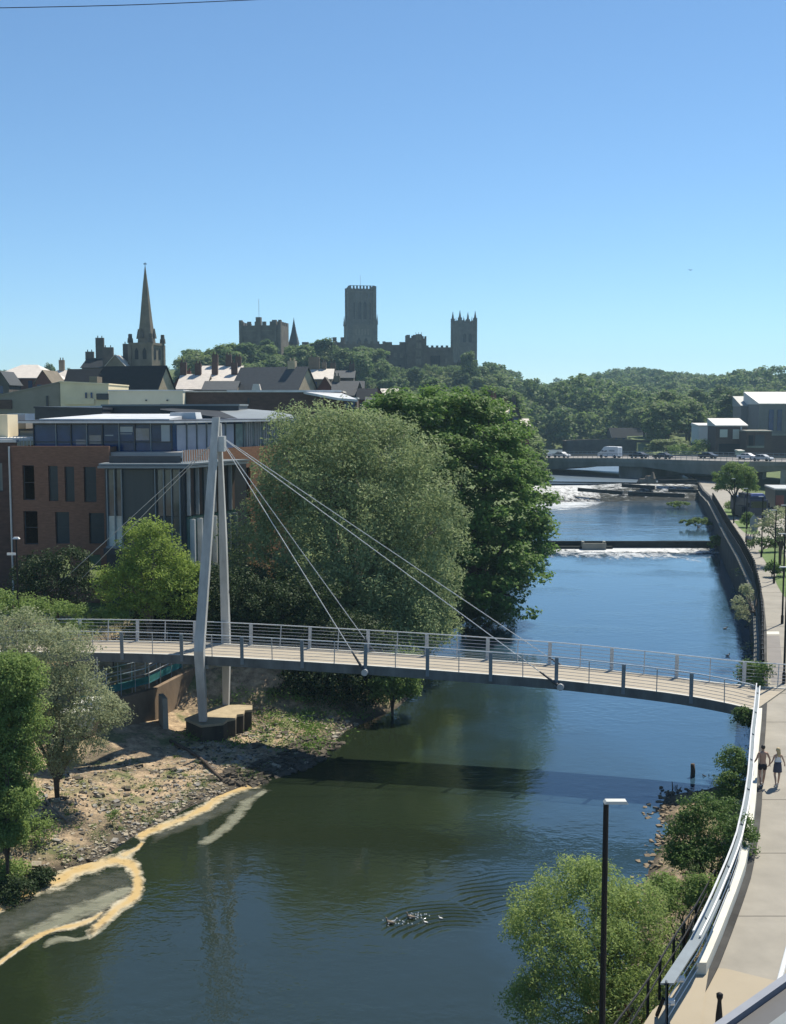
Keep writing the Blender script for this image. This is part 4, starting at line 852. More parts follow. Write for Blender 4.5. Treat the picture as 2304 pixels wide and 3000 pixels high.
def onroad(px,lane): 
    t=bx(px); t+= lane*(-.0); p=bp_(t,lane,0); # shift so the column still falls at px
    for _ in range(6):
        q=bp_(t,lane,0); u=q.x/(q.y*math.cos(TH)+9*math.sin(TH))*FP+1152; t+=(px-u)*.045
    return bp_(t,lane,zt(t,prof_top)+.03)
vanp=[(-2.7,.45),(-2.75,2.55),(-2.6,2.72),(.9,2.75),(1.3,2.6),(2.1,1.5),(2.9,1.15),(3.05,.8),(3.0,.4)]
vanw=[[(1.15,1.5),(1.2,2.3),(1.45,2.25),(1.95,1.55)],[(.35,1.55),(.35,2.2),(1.05,2.25),(1.05,1.5)]]
vehicle("van","white high roofed panel van driving left over the road bridge","van",onroad(1788,5),rzb+math.pi,vanp,vanw,2.1,whitep,(-1.9,1.9),.38,
  extra=[("door_seam",MB().bb(-2.76,-2.74,-.02,.02,.6,2.5),blackp),("grey_lettering_panel",MB().bb(-1.9,-.4,1.06,1.065,1.6,1.9),mat("grey_mark",(.35,.38,.42),.6,.1,2))])
vehicle("car","dark saloon car right behind the white van","car",onroad(1872,5),rzb+math.pi,carp,carw,1.8,blackp,(-1.35,1.35))
vehicle("car","black hatchback on the bridge right of the dark saloon","car",onroad(1942,5),rzb+math.pi,carp,carw,1.8,blackp,(-1.35,1.35))
vehicle("car","silver car at the left part of the road bridge behind the pickup","car",onroad(1645,5),rzb,carp,carw,1.8,silver,(-1.35,1.35))
pk=[(-2.7,.5),(-2.7,1.1),(.1,1.1),(.2,1.9),(1.2,1.95),(1.7,1.25),(2.6,1.1),(2.7,.5)]
vehicle("pickup_truck","silver pickup truck at the leftmost end of the road bridge","pickup",onroad(1585,5),rzb+math.pi,pk,[[(.4,1.3),(.45,1.8),(1.15,1.82),(1.5,1.3)]],1.9,silver,(-1.8,1.8),.38)
vehicle("car","white car on the right part of the road bridge by the terrace","car",onroad(2190,12),rzb,carp,carw,1.8,whitep,(-1.35,1.35))
vehicle("car","grey car on the bridge just right of the white car","car",onroad(2235,5),rzb,carp,carw,1.8,silver,(-1.35,1.35))
vehicle("car","dark car between the black hatchback and the white car on the bridge","car",onroad(2075,12),rzb,carp,carw,1.8,blackp,(-1.35,1.35))
# lorries in the car park
blue=mat("dark_blue_paint",(.025,.03,.075),.4,.2,1); dkgreen=mat("dark_teal_paint",(.02,.035,.04),.5,.2,1); lb=mat("pale_blue_panel",(.18,.2,.42),.4,.4,1.5)
p=G(2222,1526,4.5)
t=thing("lorry","dark blue lorry with pale blue roof deflector parked facing the river path","lorry",p,rz=0)
def prt(t,nm,mb,mm): o=mb.build(nm,mm,None); o.parent=t; return o
prt(t,"cab",MB().bb(-1.25,1.25,0,2.3,.5,2.9).box((0,1.3,3.25),(2.3,1.9,.7),taper=.85),blue)
prt(t,"roof_deflector",MB().box((0,.9,3.55),(2.0,1.2,.35),taper=.8),lb)
prt(t,"windscreen",MB().bb(-1.1,1.1,-.03,0,1.75,2.7),glassv); prt(t,"grille",MB().bb(-.6,.6,-.04,0,.75,1.6),darkmetal); prt(t,"bumper",MB().bb(-1.25,1.25,-.15,0,.35,.72),mat("grey_bumper",(.12,.12,.15),.5,.2,1))
for s in (-.95,.95): prt(t,"headlight",MB().bb(s-.18,s+.18,-.18,-.15,.5,.68),white); prt(t,"mirror",MB().bb(s*1.45-.08,s*1.45+.08,-.1,.05,1.9,2.5),black)
prt(t,"load",MB().bb(-1.2,1.2,2.6,9,.9,2.9).bb(-1.0,.3,3,6,2.9,3.5),blue); prt(t,"side_load",MB().bb(-1.7,-1.3,2,5,.4,1.8),darkmetal)
for x in (-1.05,1.05):
    for y in (1.1,6.5,7.7): prt(t,"wheel",MB().tube([(x-.15,y,.5),(x+.15,y,.5)],.5,14),tyre)
p=G(2302,1502,4.3)
t=thing("box_lorry","dark green lorry with pale roof at the far right edge under the bridge","lorry",p,rz=R(-8))
prt(t,"body",MB().bb(-1.6,1.6,0,8,.6,3.4),dkgreen); prt(t,"roof",MB().bb(-1.7,1.7,-.2,8.2,3.4,3.65),mat("pale_roof",(.4,.42,.42),.5,.2,2)); prt(t,"rear_door",MB().bb(-1.5,-.3,-.05,0,.8,2.6),mat("rust_red",(.16,.05,.04),.6,.2,1))
for x in (-1.3,1.3):
    for y in (1.5,6.5): prt(t,"wheel",MB().tube([(x-.15,y,.5),(x+.15,y,.5)],.5,14),tyre)
# lawns and car park (sheets)
def region(name,px,z,m,smooth=True):
    P=densify([G(x,y,z) for x,y in px+[px[0]]],4)[:-1]; return tag(MB().add(P,[tuple(range(len(P)))]).build(name,m,fix=False),kind='structure')
lawnm=mat("mown_lawn",(.075,.14,.03),.95,.25,1.2,col2=(.13,.20,.055))
region("lawn",[(2150,1526),(2186,1526),(2215,1545),(2222,1562),(2196,1565),(2176,1555)],4.512,lawnm)
region("lawn",[(2222,1612),(2262,1606),(2284,1622),(2290,1664),(2275,1672),(2250,1655),(2240,1640)],4.512,lawnm)
region("lawn",[(2276,1682),(2330,1676),(2350,1740),(2320,1760),(2295,1742),(2272,1700)],4.512,lawnm)
region("lawn",[(2120,1490),(2150,1488),(2155,1510),(2135,1512)],4.512,lawnm)
region("car_park",[(2100,1478),(2400,1478),(2400,1500),(2400,1690),(2320,1690),(2290,1600),(2215,1600),(2150,1520),(2125,1498)],4.506,paving)
# lamp posts
def lamp_post(p,h,label,group,rz=0,r=.07,L=.5):
    t=thing("street_lamp",label,"street lamp",p,group,rz)
    prt(t,"pole",MB().tube([(0,0,0),(0,0,.6),(0,0,.62),(0,0,h)],[r*1.5,r*1.5,r,r*.8],8),black)
    prt(t,"lamp_head",MB().box((L/2-.05,0,h+.03),(L,.22,.06),taper=.85),mat("grey_lamp_head",(.5,.52,.5),.5,.1,2)); return t
lamps=[(2297,2002,6.6,"nearest black park lamp post at the right border by the footbridge end"),(2292,1827,6.5,"second nearest black park lamp post at the right border"),(2268,1709,6.5,"third black park lamp post beside the path with a bent shadow"),
 (2231,1632,6.3,"black lamp post by the lawn with the thin leafed tree"),(2186,1588,6.2,"black lamp post left of the far walkers"),(2150,1533,6.0,"black lamp post beside the round street tree"),(2297,1690,6.6,"black lamp post on the lawn right of the thin leafed tree")]
for x,y,h,l in lamps: lamp_post(G(x,y,4.5),h,l,"lamp posts along the riverside park",R(180))
q=W(1783,2352,24.0); lp=lamp_post((q.x-.05,q.y,3.6),q.z-3.6,"tall black lamp post with pale flat head in front of the willow bush",None,0,r=.075,L=.52)
q=W(48,1580,70); gz=4.4; lp2=thing("street_lamp","white headed lamp post with small signs in front of the left brick wall","street lamp",(q.x,q.y,gz))
prt(lp2,"pole",MB().tube([(0,0,0),(0,0,q.z-gz)],.05,6),black); prt(lp2,"lamp_head",MB().box((0,0,q.z-gz+.08),(.45,.25,.12),taper=.6),white); prt(lp2,"camera_arm",MB().bb(-.6,0,-.03,.03,q.z-gz-1.0,q.z-gz-.85),white)
# grey sign / gabled board on the lawn
p=G(2209,1556,4.5); t=thing("information_board","grey gabled information board standing on the lawn","sign",p); prt(t,"board",MB().add([(-.5,0,.2),(.5,0,.2),(.5,0,1.5),(0,0,2.1),(-.5,0,1.5),(-.5,.1,.2),(.5,.1,.2),(.5,.1,1.5),(0,.1,2.1),(-.5,.1,1.5)],[(0,1,2,3,4),(9,8,7,6,5),(0,5,6,1),(1,6,7,2),(2,7,8,3),(3,8,9,4),(4,9,5,0)]),greysteel); prt(t,"leg",MB().bb(-.4,.4,.02,.08,0,.25),greysteel)
# dark railing on the river wall
t=thing("wall_railing","black railing following the curving river wall beyond the footbridge","railing",(24,70,4.5))
yy=[y for y in np.arange(63,190,1.0)]
def wp(y,h): return Vector((float(XWf(y))+.12,y,4.55+h))
for h in (.35,.75,1.15): prt(t,"rail",MB().tube([wp(y,h)-Vector((24,70,4.5)) for y in yy],.03,5),black)
mb=MB()
for y in np.arange(63,190,1.4): 
    if y<190: prt(t,"post",MB().box(wp(y,.6)-Vector((24,70,4.5)),(.14,.14,1.25)),black)
# ---------------------------------------------------------------- buildings
def facade(mb,o,dx,n,w,z0,z1,ops,rev=.3):
    # wall with real openings: o origin(x,y), dx unit direction, n outward normal, ops (u0,u1,z0,z1)
    us=sorted({0,w,*[a for q in ops for a in q[:2]]}); zs=sorted({z0,z1,*[a for q in ops for a in q[2:4]]})
    P=lambda u,z,d=0:(o[0]+dx[0]*u-n[0]*d,o[1]+dx[1]*u-n[1]*d,z)
    for i in range(len(us)-1):
        for j in range(len(zs)-1):
            um,zm=(us[i]+us[i+1])/2,(zs[j]+zs[j+1])/2
            if any(q[0]<um<q[1] and q[2]<zm<q[3] for q in ops): continue
            mb.quad(P(us[i],zs[j]),P(us[i+1],zs[j]),P(us[i+1],zs[j+1]),P(us[i],zs[j+1]))
    for a,b,c,d in ops:
        mb.quad(P(a,c),P(a,d),P(a,d,rev),P(a,c,rev)); mb.quad(P(b,c),P(b,d),P(b,d,rev),P(b,c,rev))
        mb.quad(P(a,c),P(b,c),P(b,c,rev),P(a,c,rev)); mb.quad(P(a,d),P(b,d),P(b,d,rev),P(a,d,rev))
    return P
def addwin(parent,P,q,rev,mm,fm,mull=0,trans=0):
    a,b,c,d=q; f=MB(); t=.06
    def bar(u0,u1,z0,z1):
        A=[P(u0,z0,rev-.08),P(u1,z0,rev-.08),P(u1,z1,rev-.08),P(u0,z1,rev-.08),P(u0,z0,rev),P(u1,z0,rev),P(u1,z1,rev),P(u0,z1,rev)]
        f.add(A,[(0,1,2,3),(7,6,5,4),(0,4,5,1),(1,5,6,2),(2,6,7,3),(3,7,4,0)])
    bar(a,a+t,c,d); bar(b-t,b,c,d); bar(a+t,b-t,c,c+t); bar(a+t,b-t,d-t,d)
    for k in range(mull): u=a+(b-a)*(k+1)/(mull+1); bar(u-.025,u+.025,c+t,d-t)
    for k in range(trans): z=c+(d-c)*(k+1)/(trans+1); bar(a+t,b-t,z-.025,z+.025)
    w=f.build("window",fm,parent,fix=False)
    MB().quad(P(a,c,rev-.03),P(b,c,rev-.03),P(b,d,rev-.03),P(a,d,rev-.03)).build("pane",mm,w,fix=False).matrix_parent_inverse=Matrix.Translation(-Vector(parent.location))
    return w
Y0=85.0
def X85(px,D=Y0): return W(px,1400,D).x
def Z85(py,D=Y0): return W(600,py,D).z
bb_=thing("brick_building","large brick building with glazed upper floor and zinc bay left of the pylon","building",(-22,90,4))
ops=[]; glz=[]
for (a,b,c,d,lt) in ((67,101,1465,1363,.0),(142,170,1468,1365,.5),(190,218,1470,1367,.5),(246,282,1471,1368,1),(66,107,1595,1497,1),(159,200,1593,1500,1),(258,303,1593,1503,1),(70,110,1715,1625,0),(160,200,1715,1625,0),(250,290,1715,1625,0)):
    ops.append((X85(a)-X85(34),X85(b)-X85(34),Z85(c),Z85(d))); glz.append(lt)
mb=MB(); w0=X85(34); w1=X85(322)
P=facade(mb,(w0,Y0),(1,0),(0,-1),w1-w0,3.5,Z85(1310),ops,.38)
mb.quad((w0,Y0,3.5),(w0,Y0,Z85(1310)),(w0,Y0+8,Z85(1310)),(w0,Y0+8,3.5)).bb(w0,w1,Y0,Y0+.35,Z85(1310)-.001,Z85(1308)+.02)
mb.quad((w1,Y0,3.5),(w1,Y0,Z85(1310)),(w1,Y0+8,Z85(1310)),(w1,Y0+8,3.5))
mb.build("wall",brick,bb_,fix=False)
skypane=mat("sky_reflection_pane",(.62,.70,.69),.2,.45,.35,spec=.8)  # pale pane colour stands in for the sky reflected in the glass
for q,lt in zip(ops,glz): addwin(bb_,P,q,.38,darkglass if lt==0 else (midglass if lt==.5 else skypane),darkmetal,0,1)
# recessed left wing
mb=MB(); l0=X85(-60,86.5); l1=w0
P2=facade(mb,(l0,86.5),(1,0),(0,-1),l1-l0,3.5,Z85(1296,86.5),[(X85(-6,86.5)-l0,X85(8,86.5)-l0,Z85(1440,86.5),Z85(1355,86.5))],.3)
mb.build("wall",darkbrick,bb_,fix=False); addwin(bb_,P2,(X85(-6,86.5)-l0,X85(8,86.5)-l0,Z85(1440,86.5),Z85(1355,86.5)),.3,midglass,darkmetal)
MB().tube([(w0-.08,Y0-.1,3.5),(w0-.08,Y0-.1,Z85(1308))],.07,6).build("drainpipe",steel,bb_)
MB().bb(l0,l1,86.3,87,Z85(1296,86.5),Z85(1288,86.5)).build("coping",steel,bb_)
# zinc bay
YB=83.0; a=X85(305,YB); b=X85(540,YB); zt_=Z85(1371,YB); sd_=Vector((.43,.9,0)).normalized()
side=[Vector((b,YB,0)),Vector((b,YB,0))+sd_*9]
MB().extrude([(a,YB+.25),(b-.1,YB+.25),(b-.1+sd_.x*8.5,YB+.25+sd_.y*8.5),(a,YB+9)],3.5,zt_).build("bay_wall",darkmetal,bb_)
ov=[(X85(292,YB),YB-.5),(X85(556,YB),YB-.55),(X85(556,YB)+sd_.x*8.2,YB-.55+sd_.y*8.2),(X85(292,YB),YB+6)]
MB().extrude(ov,zt_,zt_+.16).extrude([(x*.997+.0,y+.1) for x,y in ov],zt_+.20,zt_+.34).build("bay_roof",greysteel,bb_)
def xp(px): return X85(px,YB)
def fr(px0,px1,py0,py1,m,name,d=0.0,th=.12,par=None):
    MB().bb(xp(px0),xp(px1),YB+.25-th-d,YB+.25-d-.002,Z85(py1,YB),Z85(py0,YB)).build(name,m,par or bb_)
fr(360,450,1376,1600,greypanel,"zinc_panel",0,.14); 
for px0,px1 in ((318,332),(342,356),(462,476),(484,500),(506,524)): fr(px0,px1,1376,1512,midglass,"bay_window")
for px in (314,336,357,455,480,503,527): fr(px-1.3,px+1.3,1374,1600,greysteel,"fin",.12,.28)
fr(314,357,1512,1600,skypane,"bay_window",.02); fr(457,500,1514,1600,greypanel,"zinc_panel",.02); fr(505,527,1514,1600,midglass,"bay_window",.02)
fr(308,535,1600,1606,greysteel,"sill_band",.1,.3)
fr(300,540,1606,1625,darkmetal,"sill_band",.05,.3)
# side of the bay
def sp_(s,z,d=0): p=Vector((b-.1,YB+.25,0))+sd_*s; return (p.x+.9*d,p.y-.43*d,z)
def spanel(s0,s1,z0,z1,m,name,d0=.0,d1=.12):
    mb=MB(); A=[sp_(s0,z0,d0),sp_(s1,z0,d0),sp_(s1,z1,d0),sp_(s0,z1,d0),sp_(s0,z0,d1),sp_(s1,z0,d1),sp_(s1,z1,d1),sp_(s0,z1,d1)]
    mb.add(A,[(3,2,1,0),(4,5,6,7),(0,1,5,4),(1,2,6,5),(2,3,7,6),(3,0,4,7)]); mb.build(name,m,bb_)
zA,zB,zC=zt_,Z85(1512,YB),5.0
for k in range(6): spanel(.5+k*1.1,1.1+k*1.1,zB,zA-.05,wood,"brown_panel"); spanel(.25+k*1.1,.33+k*1.1,zB,zA,steel,"fin",.1,.4)
spanel(.3,6.8,zC,zB-.1,mat("green_glass",(.05,.12,.11),.1,.4,.5,spec=.9),"side_glazing",.0,.08)
for k in range(7): spanel(.6+k*.95,.75+k*.95,zC,zB-.3,white if k<4 else greysteel,"fin",.08,.5)
# parapet / planter above the bay
zP=zt_+.34
MB().bb(X85(322,YB+.6),X85(530,YB+.6),YB+.6,YB+.8,zP,Z85(1336,YB+.6)).build("balcony_wall",darkmetal,bb_)
pd=Vector((X85(530,YB+.6),YB+.6,0))
for k in range(12):
    p=pd+sd_*(.2+k*.3); MB().bb(p.x,p.x+.06,p.y,p.y+.1,zP,zP+.95).build("balcony_slat",steel,bb_)
# lit brick wall facing the river
co=Vector((b-.0,YB+2,0)); sw_=Vector((.43,.9,0)).normalized(); nn=(.9,-.43)
c0_=Vector((-15.9,Y0+.5,0)); zT=Z85(1320)
def slit(px):  # distance along the side wall for an image column
    k=(px-1152)/FP*1.003; return (k*c0_.y-c0_.x)/(sw_.x-k*sw_.y)
so=[]
for (x0,x1,y0,y1) in ((660,668,1370,1466),(688,702,1368,1462),(640,650,1508,1600),(680,700,1500,1590),(715,735,1500,1590),(720,735,1370,1460),(636,646,1625,1700)):
    u0,u1=slit(x0),slit(x1); D=c0_.y+sw_.y*u0; so.append((u0,u1,W(x0,y1,D).z,W(x0,y0,D).z))
mb=MB(); P3=facade(mb,(c0_.x,c0_.y),(sw_.x,sw_.y),nn,16,3.5,zT,so,.3); e=c0_+sw_*16
mb.quad((e.x,e.y,3.5),(e.x-14,e.y+6,3.5),(e.x-14,e.y+6,zT),(e.x,e.y,zT)); mb.build("wall",brick2,bb_,fix=False)
for q in so: addwin(bb_,P3,q,.3,darkglass,darkmetal)
MB().extrude([(w0,Y0+.35),(c0_.x,Y0+.6),(e.x,e.y),(w0,Y0+16)],zT-.6,zT-.15).build("terrace_floor",mat("terrace_grey",(.3,.3,.3),.9,.1,1),bb_)
# glazed upper floor
YU=87.2; ux0=X85(103,YU); ux1=X85(508,YU); uz1=Z85(1240,YU); uz0=16.0
MB().extrude([(ux0,YU+.1),(ux1,YU+.1),(ux1+sw_.x*17,YU+.1+sw_.y*17),(ux0,YU+14)],uz0,uz1).build("glazed_storey",darkglass,bb_)
for k,px in enumerate((103,168,212,258,304,352,398,445,506)):
    x=X85(px,YU); MB().bb(x-.04,x+.04,YU-.06,YU+.09,uz0,uz1).build("mullion",darkmetal if k%2==0 else greysteel,bb_)
MB().bb(ux0,ux1,YU+.02,YU+.09,17.35,17.42).bb(ux0,ux1,YU-.02,YU+.09,uz1-.12,uz1).build("transom",darkmetal,bb_)
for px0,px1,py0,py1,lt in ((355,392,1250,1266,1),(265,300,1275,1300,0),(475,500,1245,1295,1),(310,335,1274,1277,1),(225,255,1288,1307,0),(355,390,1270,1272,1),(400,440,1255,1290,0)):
    MB().bb(X85(px0,YU),X85(px1,YU),YU+.05,YU+.085,Z85(py1,YU),Z85(py0,YU)).build("glass_reflection_panel",blueglass if lt else mat("dim_glass",(.05,.07,.15),.1,.5,1,spec=.8),bb_)  # tinted panels drawn as reflections in the upper glazing
uo=Vector((ux1,YU+.1,0))
def up_(s,z,d): p=uo+sw_*s; return (p.x+.9*d,p.y-.43*d,z)
def upan(s0,s1,z0,z1,m,name,d0=0,d1=.05):
    A=[up_(s0,z0,d0),up_(s1,z0,d0),up_(s1,z1,d0),up_(s0,z1,d0),up_(s0,z0,d1),up_(s1,z0,d1),up_(s1,z1,d1),up_(s0,z1,d1)]
    MB().add(A,[(3,2,1,0),(4,5,6,7),(0,1,5,4),(1,2,6,5),(2,3,7,6),(3,0,4,7)]).build(name,m,bb_)
s=.5
for k in range(11):
    upan(s,s+1.15,uz0,uz1-.15,mat("lavender_blind_glass",(.34,.38,.48),.25,.12,.5) if k<6 else mat("green_grey_glass",(.2,.27,.27),.15,.3,1),"side_pane"); upan(s+1.2,s+1.28,uz0,uz1,greysteel if k!=5 else darkmetal,"mullion",0,.15)
    if k>6: 
        for q in range(3): upan(s+.2+q*.35,s+.28+q*.35,uz0,uz1,steel,"fin",.05,.25)
    s+=1.35
def hv(x): return x
roofU=[(ux0-.9,YU-.9),(ux1+.35,YU-.95),(ux1+.9+sw_.x*17,YU-.6+sw_.y*17),(ux0-.9,YU+14)]
MB().extrude(roofU,uz1+.02,uz1+.17).build("roof",whiteroof,bb_)
MB().extrude([(x,y+.12) for x,y in roofU],uz1+.17,uz1+.23).build("roof_edge",darkmetal,bb_)
ra,rb2=X85(120,88),X85(500,88); 
MB().add([(ra,88,19.15),(rb2,88,19.15),(rb2-.4,100,19.48),(ra+2.0,100,19.48),(ra,88,18.95),(rb2,88,18.95),(rb2-.4,100,18.95),(ra+2,100,18.95)],[(0,1,2,3),(0,4,5,1),(1,5,6,2),(2,6,7,3),(3,7,4,0)]).build("upper_roof",whiteroof,bb_)
p=W(545,1222,96); MB().box((p.x,96,19.35),(2.3,3,.55),taper=.9).build("roof_light",whiteroof,bb_)
P4=[W(604,1188,126),W(815,1205,126),W(880,1222,104),W(717,1234,100)]
MB().add([*P4,*[q+Vector((0,0,-2.5)) for q in P4]],[(0,1,2,3),(0,4,5,1),(1,5,6,2),(2,6,7,3),(3,7,4,0)]).build("grey_roof",greyroof,bb_)
P5=[W(470,1183,140),W(604,1187,126),W(717,1234,100),W(640,1222,100),W(470,1200,112)]
MB().add([*P5,*[q+Vector((0,0,-2.5)) for q in P5]],[(0,1,2,3,4),(0,5,6,1),(3,8,9,4),(4,9,5,0),(2,7,8,3)]).build("dark_roof",mat("shadow_grey_roof",(.025,.03,.038),.8,.2,.5,spec=.2),bb_)  # shade of this slope is put into the dark roof colour
# roof clutter at left
rp=thing("roof_plant","cream rooftop hut and glass roof plant at the left edge","roof plant",W(40,1290,90))
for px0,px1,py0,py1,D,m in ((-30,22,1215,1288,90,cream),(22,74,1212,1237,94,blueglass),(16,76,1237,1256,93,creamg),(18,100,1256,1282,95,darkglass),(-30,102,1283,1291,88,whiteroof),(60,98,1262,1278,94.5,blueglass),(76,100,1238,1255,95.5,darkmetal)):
    a=W(px0,py1,D); c=W(px1,py0,D); MB().bb(a.x,c.x,D,D+2.5,a.z,c.z).build("plant_box",m,rp)
for k in range(9): x=W(20+k*10,1300,87.4).x; MB().tube([(x,87.4,16.9),(x,87.4,17.8)],.03,5).build("rail_post",steel,rp)
MB().tube([(W(0,0,87.4).x,87.4,17.8),(W(103,0,87.4).x,87.4,17.8)],.03,5).build("rail",steel,rp)
# generic volumes behind
def block(name,label,px0,px1,pytop,D,depth,m,zb=None,cat="building",parts=(),pyt2=None,roofm=None,group=None):
    a=W(px0,pytop,D); c=W(px1,pyt2 or pytop,D); z0=zb if zb is not None else 5
    t=thing(name,label,cat,((a.x+c.x)/2,D,z0),group)
    MB().add([(a.x,D,z0),(c.x,D,z0),(c.x,D,c.z),(a.x,D,a.z),(a.x,D+depth,z0),(c.x,D+depth,z0),(c.x,D+depth,c.z),(a.x,D+depth,a.z)],[(0,1,2,3),(4,7,6,5),(0,3,7,4),(1,5,6,2)]).build("wall",m,t)
    MB().add([(a.x-.1,D-.15,a.z),(c.x+.1,D-.15,c.z),(c.x+.1,D+depth,c.z),(a.x-.1,D+depth,a.z),(a.x-.1,D-.15,a.z+.18),(c.x+.1,D-.15,c.z+.18),(c.x+.1,D+depth,c.z+.18),(a.x-.1,D+depth,a.z+.18)],[(0,1,5,4),(4,5,6,7),(1,2,6,5),(0,4,7,3),(3,2,1,0)]).build("roof",roofm or whiteroof,t)
    for nm,q0,q1,y0,y1,mm in parts:
        A=W(q0,y1,D-.25); C=W(q1,y0,D-.25); MB().bb(A.x,C.x,D-.25,D-.01,A.z,C.z).build(nm,mm,t)
    return t
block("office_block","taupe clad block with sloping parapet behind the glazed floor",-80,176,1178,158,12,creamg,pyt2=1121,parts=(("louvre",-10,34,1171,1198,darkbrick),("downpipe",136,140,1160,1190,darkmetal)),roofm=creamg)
block("office_block","sunlit cream block with two slit windows and a dark opening",176.5,318,1120,157.6,12,cream,pyt2=1127,parts=(("window",250,254,1150,1166,darkglass),("window",266,270,1150,1166,darkglass),("opening",283,318,1153,1171,darkmetal),("balcony",194,276,1169,1185,cream)),roofm=cream)
block("flat_roof_block","long pale flat roofed block below the black church roof",319,536,1146,150,14,palegreen,parts=(("vent",426,430,1171,1175,darkmetal),("vent",488,492,1171,1175,darkmetal)))
block("brick_block","long dark brick block with white roof edge left of the willow top",536,1004,1149,152,10,darkbrick,parts=(("white_edge",665,1000,1143,1149,whiteroof),("pipe",726,730,1166,1182,darkmetal),("corner_pier",995,1005,1150,1190,redroof)),roofm=slatel)
block("terrace_block","steel canopy roofed block stepping down right of the long brick block",1005,1046,1168,150,8,darkbrick,parts=(("window",1010,1022,1178,1196,darkglass),("window",1028,1040,1178,1196,darkglass)))
a=W(965,1148,152);c=W(1047,1170,146); cp_=thing("canopy_roof","pale ribbed metal canopy roof at the right end of the brick block","roof",(a.x,150,a.z-1))
MB().add([W(890,1147,152),W(990,1147,153),W(1048,1170,146),W(992,1166,146),*[q+Vector((0,0,-.3)) for q in (W(890,1147,152),W(990,1147,153),W(1048,1170,146),W(992,1166,146))]],[(0,1,2,3),(7,6,5,4),(0,4,5,1),(1,5,6,2),(2,6,7,3),(3,7,4,0)]).build("roof_sheet",whiteroof,cp_)
block("flat_roof_block","low white flat roof in front of the pale block",145,470,1196,128,14,palegreen,parts=(),pyt2=1190)
block("dark_roof_box","dark metal roof box behind the white upper roof",103,300,1196,112,8,darkmetal,pyt2=1200,roofm=darkmetal)
block("dark_roof_box","second dark metal roof box behind the pylon head",300,700,1190,116,7,darkmetal,pyt2=1189,roofm=greyroof)
def house(label,px0,px1,pye,pyr,D,dep,wm_,rm,rz=0,zb=None,chim=(),wins=0,name="house",cat="house",group=None,gable=False,hip=0,cm_=None):
    # ridge parallel to local x; pye eaves row, pyr ridge row; gable=True turns the gable end to the camera
    a=W(px0,pye,D); c=W(px1,pye,D); ze=a.z; zr=W(px0,pyr,D+dep/2 if not gable else D).z; cx=(a.x+c.x)/2; wdt=c.x-a.x
    z0=(zb if zb is not None else max(ground_h(cx,D)-1,0))
    t=thing(name,label,cat,(cx,D+dep/2,z0),group,rz)
    hx,hy=(wdt/2,dep/2); e=ze-z0; r=zr-z0
    if gable: # ridge runs along local y
        V=[(-hx,-hy,0),(hx,-hy,0),(hx,-hy,e),(0,-hy,r),(-hx,-hy,e),(-hx,hy,0),(hx,hy,0),(hx,hy,e),(0,hy,r),(-hx,hy,e)]
        Fw=[(0,1,2,3,4),(5,9,8,7,6),(0,4,9,5),(1,6,7,2)]
        o=.35; k=o*(r-e)/hx; S=[[(-hx-o,-hy-o,e-k),(0,-hy-o,r),(0,hy+o,r),(-hx-o,hy+o,e-k)],[(hx+o,-hy-o,e-k),(hx+o,hy+o,e-k),(0,hy+o,r),(0,-hy-o,r)]]
    else:
        V=[(-hx,-hy,0),(-hx,hy,0),(-hx,hy,e),(-hx,0,r),(-hx,-hy,e),(hx,-hy,0),(hx,hy,0),(hx,hy,e),(hx,0,r),(hx,-hy,e)]
        if hip: V[3]=(-hx+.01,0,e+.01); V[8]=(hx-.01,0,e+.01)
        Fw=[(0,4,3,2,1),(5,6,7,8,9),(0,5,9,4),(1,2,7,6)]
        o=.35; k=o*(r-e)/hy; S=[[(-hx-o,-hy-o,e-k),(hx+o,-hy-o,e-k),(hx+o-hip,0,r),(-hx-o+hip,0,r)],[(-hx-o,hy+o,e-k),(-hx-o+hip,0,r),(hx+o-hip,0,r),(hx+o,hy+o,e-k)]]
        if hip: S+=[[(-hx-o,-hy-o,e-k),(-hx-o+hip,0,r),(-hx-o,hy+o,e-k)],[(hx+o,-hy-o,e-k),(hx+o,hy+o,e-k),(hx+o-hip,0,r)]]
    prt(t,"wall",MB().add(V,Fw),wm_)
    mb=MB()
    for q in S:
        u=[(x,y,z+.12) for x,y,z in q]; n=len(q); mb.add(list(q)+u,[tuple(range(n))[::-1],tuple(range(n,2*n))]+[(i,(i+1)%n,n+(i+1)%n,n+i) for i in range(n)])
    prt(t,"roof",mb,rm)
    for (fx,fy,cw,ch) in chim:
        x=fx*hx;y=fy*hy; zr_=r-(r-e)*(abs(y)/hy if not gable else abs(x)/hx)
        mb=MB().bb(x-cw/2,x+cw/2,y-.45,y+.45,zr_-.6,zr_+ch)
        for q in (-.25,.25): mb.tube([(x+q*cw,y,zr_+ch),(x+q*cw,y,zr_+ch+.55)],.13,6)
        prt(t,"chimney",mb,cm_ or wm_)
    if wins:
        for i in range(wins):
            x=-hx+wdt*(i+.5)/wins; o_=prt(t,"window",MB().bb(x-.45,x+.45,-hy-.06,-hy+.02,max(e-2.2,.3),e-.6),darkglass)
    return t
house("pale roofed red brick hall at the far left of the town",-30,140,1107,1070,250,16,redroof,slatel,chim=(),wins=5,name="brick_hall",cat="building",hip=5)
house("small gabled stone porch building at the left edge",-20,26,1122,1088,240,8,stoned,slate,gable=True,wins=1)
house("curved gable brick building beside the pale roofed hall",104,150,1118,1085,238,10,redroof,stonel,gable=True,wins=2)
house("low lilac slate roof between the brick hall and the black roof",150,205,1120,1086,262,12,stonel,slatel,chim=((-.6,0,1.2,2.5),))
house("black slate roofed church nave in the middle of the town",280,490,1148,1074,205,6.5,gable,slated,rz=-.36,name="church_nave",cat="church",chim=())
house("lower left part of the black church roof",192,280,1125,1083,208,6,stonel,slated,name="church_aisle",cat="church")
